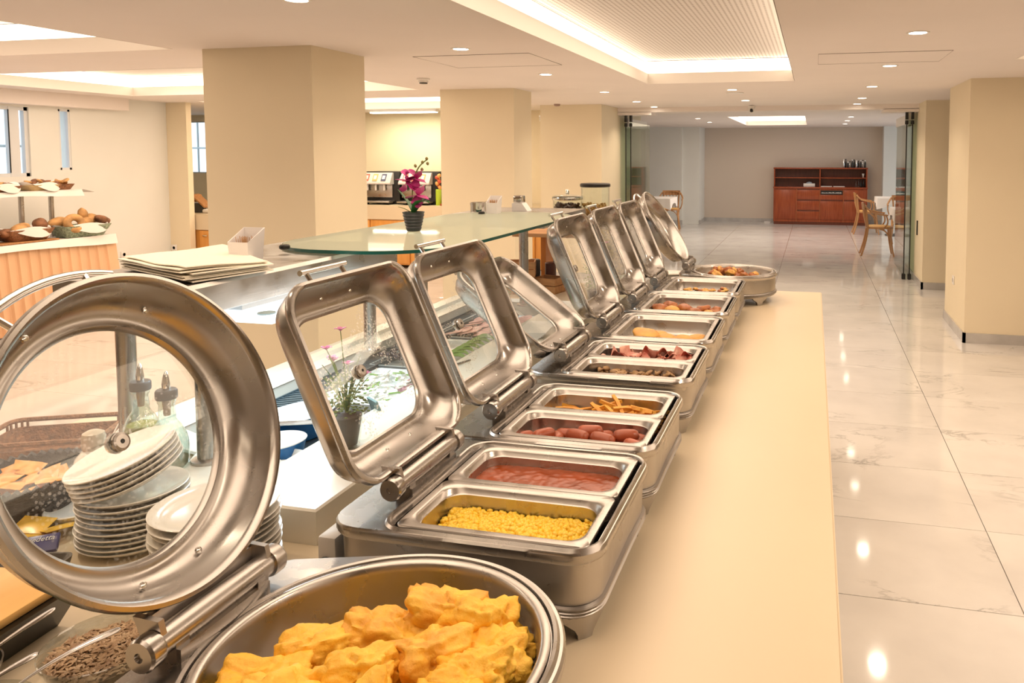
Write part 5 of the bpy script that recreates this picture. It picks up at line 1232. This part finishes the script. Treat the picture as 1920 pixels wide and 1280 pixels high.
for k in range(96):
    yy = -3.2+.05*k; tr.append(Vector((.135, yy, .458))); br.append(Vector((.150+.01*sin(k*.8), yy+.01, .405+.012*sin(k*.25))))
loft(bm, [tr, br], closed=False); bm2 = None
loft(bm, [[Vector((.135, 1.56, .458)), Vector((-.16, 1.56, .458))], [Vector((.17, 1.66, .425)), Vector((-.16, 1.68, .415))]], closed=False)
box(bm, -.165, .138, -3.2, 1.562, .455, .459); done('cloth', bm, CLOTH, t, angle=60)
def bread_basket(loc, rz, hx, hy, h, m, label, napkin=True):
    t = thing('bread_basket', label, 'basket', loc, rz)
    bm = bmesh.new(); loft(bm, [q4(hx*.72, hy*.72, 0, .04), q4(hx, hy, h, .06), q4(hx*.95, hy*.95, h, .055), q4(hx*.68, hy*.68, .01, .035)], True, True); done('woven_side', bm, m, t, angle=30)
    if napkin:
        bm = bmesh.new(); n = 24; A, Bq, Cq = [], [], []
        for k in range(n):
            a = 2*pi*k/n; A.append(Vector((hx*.80*cos(a), hy*.80*sin(a), h*.55))); Bq.append(Vector((hx*1.04*cos(a), hy*1.04*sin(a), h+.012+.015*sin(3*a)))); Cq.append(Vector((hx*(1.10+.02*sin(5*a))*cos(a), hy*(1.10+.02*sin(5*a))*sin(a), h*.72+.05*sin(2*a+1))))
        loft(bm, [A, Bq, Cq]); done('liner_cloth', bm, CLOTH, t, angle=60)
    return t
def tuple_loc(l): return l
bread_basket((-7.01, 6.02, BT+.004), R(80), .24, .15, .11, WICKG, 'green woven basket lined with white cloth, full of golden rolls and a ring loaf')
bread_basket((-7.06, 5.50, BT+.02), R(85), .22, .15, .10, WICKB, 'brown woven basket with dark bread, left of the green one')
bread_basket((-7.08, 5.05, BT+.02), R(90), .20, .14, .08, WICKB, 'brown woven basket of small dark buns at the left picture edge')
tag(bbox('cutting_board', -7.10, -6.90, 4.9, 5.72, BT+.003, BT+.018, PINE, None, .004), 'wooden cutting board along the front of the bread table', 'cutting board')
def torus(name, Rr, r, m, loc, rot, label, cat, group=None):
    bm = bmesh.new(); tube(bm, [(Rr*cos(2*pi*k/28), Rr*sin(2*pi*k/28), 0) for k in range(28)], r, 12, closed=True); o = done(name, bm, m, None, loc=loc, rot=rot, angle=80); return tag(o, label, cat, group)
torus('ring_loaf', .062, .034, BREADG, (-6.93, 5.90, BT+.14), (R(70), 0, R(75)), 'golden ring loaf standing at the front of the green basket', 'bread')
LO = [((-7.08, 5.86, .15), (.06, .10, .05), BREADG, 'round golden roll left behind the ring loaf'), ((-7.06, 6.10, .20), (.045, .045, .075), BREADG, 'upright brown roll at the back of the green basket'), ((-6.98, 6.06, .14), (.05, .09, .045), BREADG, 'golden oval roll right of the ring loaf'),
      ((-7.08, 6.20, .16), (.06, .07, .05), BREADG, 'round golden roll at the right of the green basket'), ((-6.98, 6.24, .15), (.045, .13, .04), BREADB, 'long seeded brown loaf sticking out at the right of the green basket'), ((-7.05, 5.66, .15), (.06, .06, .06), BREADB, 'round dark bread between the two baskets'),
      ((-7.02, 5.45, .13), (.06, .13, .045), BREADG, 'long golden loaf lying in the brown basket'), ((-7.08, 5.22, .13), (.05, .12, .045), BREADB, 'long dark loaf sticking out left of the brown basket'), ((-7.00, 5.30, .10), (.045, .055, .04), BREADB, 'small dark bun in front of the brown basket')]
for i, (l, s_, m_, lb) in enumerate(LO): tag(lump('bread_loaf', s_, m_, None, (l[0], l[1], BT+l[2]), (R(-15 if i == 4 else 8), 0, R(5*i)), 60+i, .12, 1.5, 3), lb, 'bread')
rn = random.Random(44)
for i, (y, hx, m_, lb) in enumerate(((5.02, .20, WICKB, 'left low basket of biscuits on the upper shelf'), (5.42, .17, WICKB, 'middle low dark basket of biscuits on the upper shelf'), (5.80, .17, WICKG, 'right pale basket of biscuits on the upper shelf'), (5.98, .12, WICKB, 'rightmost brown basket of biscuits on the upper shelf'))):
    bread_basket((-7.22, y, BT+.4595), R(90), hx, .12, .055, WICKB if m_ is WICKB else mat('yellow_wicker', (.62, .45, .22), .6, bump=.8, bscale=120), lb, i < 3)
    for k in range(10):
        o = lump('biscuit', (.035, .03, .010), BREADB if rn.random() < .5 else BREADG, None, (-7.22+rn.uniform(-.08, .08), y+rn.uniform(-hx*.7, hx*.7), BT+.4595+.06+.03*rn.random()), (rn.uniform(-.8, .8), rn.uniform(-.8, .8), rn.uniform(0, 3)), k, .15, 2, 2); tag(o, 'brown biscuit heaped in a basket on the upper shelf', 'biscuit', 'biscuits on the upper shelf')

# ============================================================ DRINKS COUNTER AT THE BACK
t = thing('drinks_counter', 'cream drinks counter with orange wooden cupboard doors along the back wall', 'counter', (-5.8, 9.62, 0))
bm = bmesh.new(); box(bm, -1.6, 2.30, 0, .78, .69, .89); done('cream_top', bm, COUNTER, t, smooth=False)
bbox('carcass', -1.58, 2.28, .03, .76, .05, .69, OAKD, t)
for k in range(6):
    x = -1.55+k*.62; d = bbox('door', x+.01, x+.61, .010, .030, .07, .68, OAKD, t, .003)
    kx = x+(.53 if k % 2 == 0 else .09); bm = bmesh.new(); tube(bm, [(kx, .010, .600), (kx, -.006, .605), (kx, -.006, .64), (kx, .010, .645)], .006, 6); tube(bm, [(kx-.03, .0, .622), (kx+.03, .0, .622)], .005, 6); done('door_handle', bm, CHROME, d)
t = thing('side_cupboard', 'cream cupboard with an orange door seen between the pier and the first pillar', 'cupboard', (-7.15, 7.95, 0))
bbox('cream_top', -.80, .60, 0, .6, .67, .86, COUNTER, t); bbox('carcass', -.78, .58, .02, .58, 0, .67, OAKD, t); d = bbox('door', -.27, .28, .0, .02, .03, .66, OAKD, t, .003); tubeo('door_handle', [(-.22, -.002, .60), (-.20, -.02, .60), (-.14, -.02, .60)], .006, CHROME, d, 6)
t = thing('display_box', 'open wooden box with a dark inside tilted on the side cupboard', 'box', (-7.66, 8.25, .86))
bbox('dark_inside', -.10, .03, -.05, .05, 0, .12, DARK, t); bbox('tilted_lid', -.12, .14, -.07, .07, 0, .018, PINE, t, M=Matrix.Translation((-.0, 0, .15)) @ Matrix.Rotation(R(38), 4, 'Y')); bbox('back_board', -.12, -.04, -.06, .06, .14, .23, PINE, t)
t = thing('twig_decoration', 'bare twigs standing behind the open wooden box', 'twigs', (-7.52, 8.42, .86))
for k, (a, b) in enumerate((((.08, 0, 0), (-.14, 0, .32)), ((.08, 0, .05), (-.02, .05, .35)), ((.06, 0, .1), (.03, 0, .30)))): tubeo('twig', bez(a, ((a[0]+b[0])/2+.03, 0, (a[2]+b[2])/2-.03), b), .005, mat('twig', (.25, .15, .12), .7), t, 5)
tag(bbox('white_cloth_bundle', -7.56, -7.36, 8.15, 8.3, .86, .91, CLOTH, None, .02, segs=3), 'small white cloth bundle in front of the twigs', 'cloth')
def juice_machine(x, label, cols, w=.50):
    t = thing('juice_dispenser', label, 'drink machine', (x, 9.80, .89))
    bbox('side_body', -w/2+.02, w/2+.06, .06, .42, .03, .47, BLACK, t, .01); bbox('steel_front', -w/2, w/2-.04, .03, .07, .10, .30, STEELD, t, .004)
    bm = bmesh.new(); loft(bm, [rc(-w/2-.01, w/2-.03, -.05, .10, .29), rc(-w/2-.01, w/2-.03, -.05, .10, .31), rc(-w/2+.01, w/2-.03, .03, .12, .455)], True, True); done('slanted_panel', bm, mat('silver_plastic', (.62, .57, .54), .35), t, smooth=False)
    bbox('drip_tray', -w/2-.01, w/2-.02, -.10, .08, .03, .055, STEELD, t, .005)
    bm = bmesh.new()
    for s in (-1, 1): box(bm, s*w*.38-.02, s*w*.38+.02, 0, .04, 0, .03)
    box(bm, -w/2, w/2, .05, .38, 0.012, .03); done('machine_feet', bm, BLACK, t, smooth=False)
    for k in range(3):
        xx = -w*.33+k*.135
        bbox('nozzle', xx-.012, xx+.012, -.015, .02, .20, .285, TRIMW, t, .004)
        M = Matrix.Translation((xx, -.012, .385)) @ Matrix.Rotation(R(-29), 4, 'X')
        c = bbox('picture_card', -.036, .036, -.004, .004, -.055, .055, mat('card_'+['red', 'olive', 'navy', 'orange'][cols[k]], [(.65, .14, .10), (.50, .42, .16), (.06, .07, .14), (.78, .38, .16)][cols[k]], .4), t, M=M)
        bbox('card_print', -.022, .022, -.006, -.004, -.028, .030, mat('card_white', (.78, .74, .72), .5), c, M=M)
    return t
juice_machine(-6.08, 'left juice dispenser with a slanted front panel on the drinks counter', (0, 1, 2)); juice_machine(-5.47, 'right juice dispenser behind the orchid on the drinks counter', (0, 0, 3))
t = thing('metal_cabinet', 'pale green-grey small cabinet right of the juice dispensers', 'cabinet', (-4.96, 10.05, .89))
bbox('cabinet_body', -.22, .16, 0, .3, 0, .47, mat('sage_metal', (.50, .49, .36), .4), t, .006)
for s in (-.04, .04): tubeo('cabinet_handle', [(s-.02, -.006, .24), (s-.02, -.02, .25), (s-.02, -.02, .34), (s-.02, -.006, .35)], .005, DARK, t, 6)
bm = bmesh.new(); lathe(bm, [(.035, -.006), (.035, .0)], 16, M=Matrix.Translation((-.03, -.002, .10)) @ Matrix.Rotation(R(90), 4, 'X')); done('black_dial', bm, BLACK, t)
t = thing('flower_vase', 'yellow-green vase with small red flowers behind the orchid', 'vase', (-5.13, 9.80, .89))
bm = bmesh.new(); lathe(bm, [(.035, 0), (.04, .01), (.04, .22), (.035, .225)], 20); done('vase_body', bm, mat('lime_vase', (.45, .62, .04), .35), t)
for k in range(7): lump('flower_head', (.026, .026, .03), mat('red_orange', (.62, .10, .05), .5) if k % 2 else mat('orange_petal', (.75, .35, .10), .5), t, (.02*cos(k*2), .02*sin(k*2), .25+.028*k), seed=k, sub=2, amp=.4)
t = thing('serving_tray', 'brown tray with white napkins and cups at the right end of the drinks counter', 'tray', (-4.78, 9.80, .89))
bbox('tray_base', -.28, .30, -.10, .2, 0, .03, CHERRY, t, .004); bbox('napkins', -.24, .26, -.07, .16, .03, .10, CLOTH, t, .015)
bm = bmesh.new(); lathe(bm, [(.09, .10), (.10, .12), (.09, .17), (.04, .19), (.001, .19)], 20, (.0, .04, 0)); done('white_cover', bm, PORCW, t)
t = thing('tube_lamp', 'thin lit fluorescent lamp on the ceiling above the drinks counter', 'lamp', (-5.70, 9.85, CEIL))
bbox('lamp_body', -.5, .55, -.05, .05, -.035, -.001, TRIMW, t); bbox('lit_tube', -.48, .53, -.055, .04, -.048, -.035, glow_mat('tube_glow', (.98, 1, .82), 6), t)
area('tube_lamp_light', (-5.70, 9.85, CEIL-.052), 1.0, .08, 14, (.95, 1.0, .72))

# ============================================================ FAR ROOM
t = thing('sideboard', 'large reddish cherry wood sideboard with open hutch against the far wall', 'sideboard', (.145, 17.87, 0))
W = 1.04
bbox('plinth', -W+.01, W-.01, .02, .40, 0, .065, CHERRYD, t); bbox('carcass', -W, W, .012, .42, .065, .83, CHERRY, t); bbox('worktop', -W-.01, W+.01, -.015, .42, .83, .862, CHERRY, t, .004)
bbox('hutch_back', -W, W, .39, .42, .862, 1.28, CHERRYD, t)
for x in (-W, -.012, W-.025): bbox('hutch_side', x, x+.025, .10, .40, .862, 1.28, CHERRY, t)
bbox('hutch_top', -W-.01, W+.01, .08, .42, 1.275, 1.305, CHERRY, t, .003)
for x0, x1 in ((-W+.025, -.012), (.013, W-.025)): bbox('hutch_shelf', x0, x1, .13, .40, 1.06, 1.08, CHERRY, t)
def front(nm, x0, x1, z0, z1, hgap=True):
    d = bbox(nm, x0+.006, x1-.006, -.006, .014, z0+.004, z1-.004, CHERRY, t, .002)
    return d
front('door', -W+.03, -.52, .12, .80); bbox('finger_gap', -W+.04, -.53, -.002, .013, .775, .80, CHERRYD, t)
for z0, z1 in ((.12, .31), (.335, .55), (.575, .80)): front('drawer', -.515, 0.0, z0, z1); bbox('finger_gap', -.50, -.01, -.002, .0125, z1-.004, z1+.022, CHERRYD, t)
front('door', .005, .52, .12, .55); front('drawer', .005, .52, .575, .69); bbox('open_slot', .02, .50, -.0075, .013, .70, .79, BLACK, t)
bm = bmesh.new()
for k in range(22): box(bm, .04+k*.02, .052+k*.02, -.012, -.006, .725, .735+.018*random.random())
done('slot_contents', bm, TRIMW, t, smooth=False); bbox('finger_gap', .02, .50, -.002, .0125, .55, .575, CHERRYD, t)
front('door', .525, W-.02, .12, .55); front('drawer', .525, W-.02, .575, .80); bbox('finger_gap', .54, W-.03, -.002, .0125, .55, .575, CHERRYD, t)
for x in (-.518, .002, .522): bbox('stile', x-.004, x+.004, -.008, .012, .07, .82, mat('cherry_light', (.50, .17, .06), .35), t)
bx, by = .145, 17.87
t = thing('carafe_set', 'group of tall dark and chrome jugs on top of the sideboard', 'jugs', (bx+.76, by+.24, 1.306)) if False else None
rn = random.Random(2)
for k in range(11):
    x = bx+.52+k*.047; h = .11+.06*rn.random(); m_ = BLACK if k % 3 else CHROME; tt = thing('cruet', 'small dark and chrome cruet in the row on top of the sideboard', 'cruet', (x, by+.20+.04*(k % 2), 1.306), 0, 'cruets on the sideboard top')
    bm = bmesh.new(); lathe(bm, [(.018, 0), (.02, .004), (.02, h*.7), (.012, h*.85), (.010, h)], 14); done('cruet_body', bm, m_, tt); bm = bmesh.new(); lathe(bm, [(.012, h), (.013, h+.02), (.004, h+.035), (.001, h+.036)], 12); done('cruet_top', bm, BLACK if k % 2 else CHROME, tt)
for k in range(4):
    x = bx+.80+k*.055; h = .15+.03*(k % 2); bm = bmesh.new(); lathe(bm, [(.02, 0), (.022, .004), (.022, h*.55), (.009, h*.72), (.009, h), (.001, h+.002)], 14); tag(done('small_bottle', bm, BLACK if k > 1 else CLGL, None, loc=(x, by+.2, .863)), ['clear small bottle, leftmost on the hutch worktop', 'clear small bottle, second on the hutch worktop', 'black small bottle, third on the hutch worktop', 'black small bottle at the right end of the hutch worktop'][k], 'bottle')
bm = bmesh.new(); lathe(bm, [(.012, 0), (.03, .09), (.028, .09), (.001, .01)], 14); tag(done('white_cup', bm, PORCW, None, loc=(bx+.955, by+.22, 1.081)), 'white cup on the upper hutch shelf at the right', 'cup')
t = thing('napkin_box', 'white and blue box on the left part of the sideboard worktop', 'box', (bx-.24, by+.22, .863)); bbox('box_body', -.13, .13, -.06, .06, 0, .075, TRIMW, t, .008); lump('box_contents', (.08, .05, .035), mat('blue_grey', (.35, .42, .50), .5), t, (0, 0, .08), seed=1, sub=2)
for k, x in enumerate((.14, .42)): tag(bbox('folded_napkin', bx+x-.12, bx+x+.13, by+.12, by+.3, .863, .882, CLOTH, None, .005), ['folded white napkin pile on the sideboard, left of two', 'folded white napkin pile on the sideboard, right of two'][k], 'napkins')

# bentwood armchair
def bent_chair(label, loc, rz):
    t = thing('bentwood_armchair', label, 'chair', loc, rz, 'bentwood armchairs in the far room')
    # front is -y
    bm = bmesh.new(); P = [(p.x, p.y) for p in rr(-.205, .205, -.21, .20, .13, n=6)]; prism(bm, P, .435, .462); done('seat_ring', bm, BEECH, t, angle=40)
    bm = bmesh.new(); P = [Vector((p.x, p.y, .460)) for p in rr(-.18, .18, -.185, .175, .12, n=6)]; Pq = [Vector((p.x*.9, p.y*.9, .474)) for p in P]; loft(bm, [P, Pq], True, True); done('seat_pad', bm, SEATW, t, angle=60)
    for s in (-1, 1):
        tubeo('leg', bez((s*.165, -.165, .44), (s*.175, -.175, .22), (s*.205, -.225, 0)), .016, BEECH, t, 8, rs=[.018, .018, .017, .016, .015, .014, .013, .013, .012])
        tubeo('leg', bez((s*.15, .17, .44), (s*.155, .19, .22), (s*.185, .27, 0))[::-1]+[(s*.155, .185, .60), (s*.17, .21, .80)], .016, BEECH, t, 8)
    arm = [(-.255, -.12, .655), (-.262, .0, .668), (-.245, .13, .70), (-.20, .21, .78), (-.10, .245, .81), (0, .255, .815), (.10, .245, .81), (.20, .21, .78), (.245, .13, .70), (.262, 0, .668), (.255, -.12, .655)]
    tubeo('arm_rail', arm, .018, BEECH, t, 8, rs=[.018]*11, flat=.7)
    bm = bmesh.new(); A = [Vector((x, .245-.9*x*x*1.0, .735)) for x in [-.19+.038*k for k in range(11)]]; Bq = [p+Vector((0, .012, .10)) for p in A]
    loft(bm, [A, Bq, [p+Vector((0, .012, 0)) for p in Bq], [p+Vector((0, .012, 0)) for p in A], A], closed=False); done('top_board', bm, BEECH, t, angle=50)
    for x in (-.09, -.03, .03, .09): tubeo('splat', [(x, .185, .46), (x*1.1, .225, .62), (x*1.2, .243, .79)], .009, BEECH, t, 6)
    for s in (-1, 1):
        tubeo('arm_support', bez((s*.20, -.06, .45), (s*.27, -.16, .52), (s*.257, -.09, .655)), .012, BEECH, t, 8)
        tubeo('curved_brace', bez((s*.19, -.20, .20), (s*.17, -.17, .41), (s*.03, -.17, .43)), .010, BEECH, t, 6); tubeo('curved_brace', bez((s*.19, -.20, .20), (s*.19, -.14, .42), (s*.19, 0, .43)), .010, BEECH, t, 6)
    return t
c0 = bent_chair('light bentwood armchair nearest the glass door, in front of the sideboard', (1.02, 12.70, 0), R(90))
def chair(label, x, y, a):
    c = copy_tree(c0); c.location = (x, y, 0); c.rotation_euler = (0, 0, R(a)); c['label'] = label; return c
chair('light bentwood armchair farther back, left of the far white table', 1.06, 16.1, 92); chair('bentwood armchair behind the glass door facing the near table', 1.72, 13.3, 0); chair('bentwood armchair seen above the near white table', 1.62, 14.95, -5)
chair('bentwood armchair on the far left seen above the round lid', -2.95, 15.9, 5); chair('bentwood armchair behind the left table edge', -3.75, 15.3, 100); chair('left-room bentwood armchair nearest the doorway', -3.35, 13.7, 175)
def cloth_table(loc, label, hx=.40, hy=.38):
    t = thing('cafe_table', label, 'table', loc)
    bm = bmesh.new(); n = 64; A, Bq = [], []
    for k in range(n):
        q = k/n*4; s = int(q); f = q-s; c = [(-hx, -hy), (hx, -hy), (hx, hy), (-hx, hy)]; p, r = c[s], c[(s+1) % 4]; x, y = p[0]+(r[0]-p[0])*f, p[1]+(r[1]-p[1])*f
        drop = .10+.12*abs(f-.5)*2*(1 if abs(f-.5) > .3 else .5); A.append(Vector((x, y, .755))); e = 1.03+.015*sin(k*1.7); Bq.append(Vector((x*e, y*e, .755-drop)))
    loft(bm, [Bq, A], False, True); done('tablecloth', bm, CLOTH, t, angle=60, recalc=False)
    bbox('table_top', -hx+.01, hx-.01, -hy+.01, hy-.01, .725, .750, BEECH, t); tubeo('pedestal', [(0, 0, .02), (0, 0, .73)], .03, DARK, t, 10); bm = bmesh.new(); lathe(bm, [(.22, 0), (.22, .012), (.05, .03), (.03, .04)], 24); done('base', bm, DARK, t)
    return t
cloth_table((1.62, 12.65, 0), 'near white-clothed table beside the right glass door'); cloth_table((1.62, 15.9, 0), 'far white-clothed table in front of the sideboard end'); cloth_table((-3.0, 14.8, 0), 'white-clothed table at the far left above the round lid', .32, .40)
tag(bbox('floor_adapter', -1.12, -.98, 18.15, 18.25, 0, .03, TRIMW), 'small white adapter on the floor left of the sideboard', 'adapter')
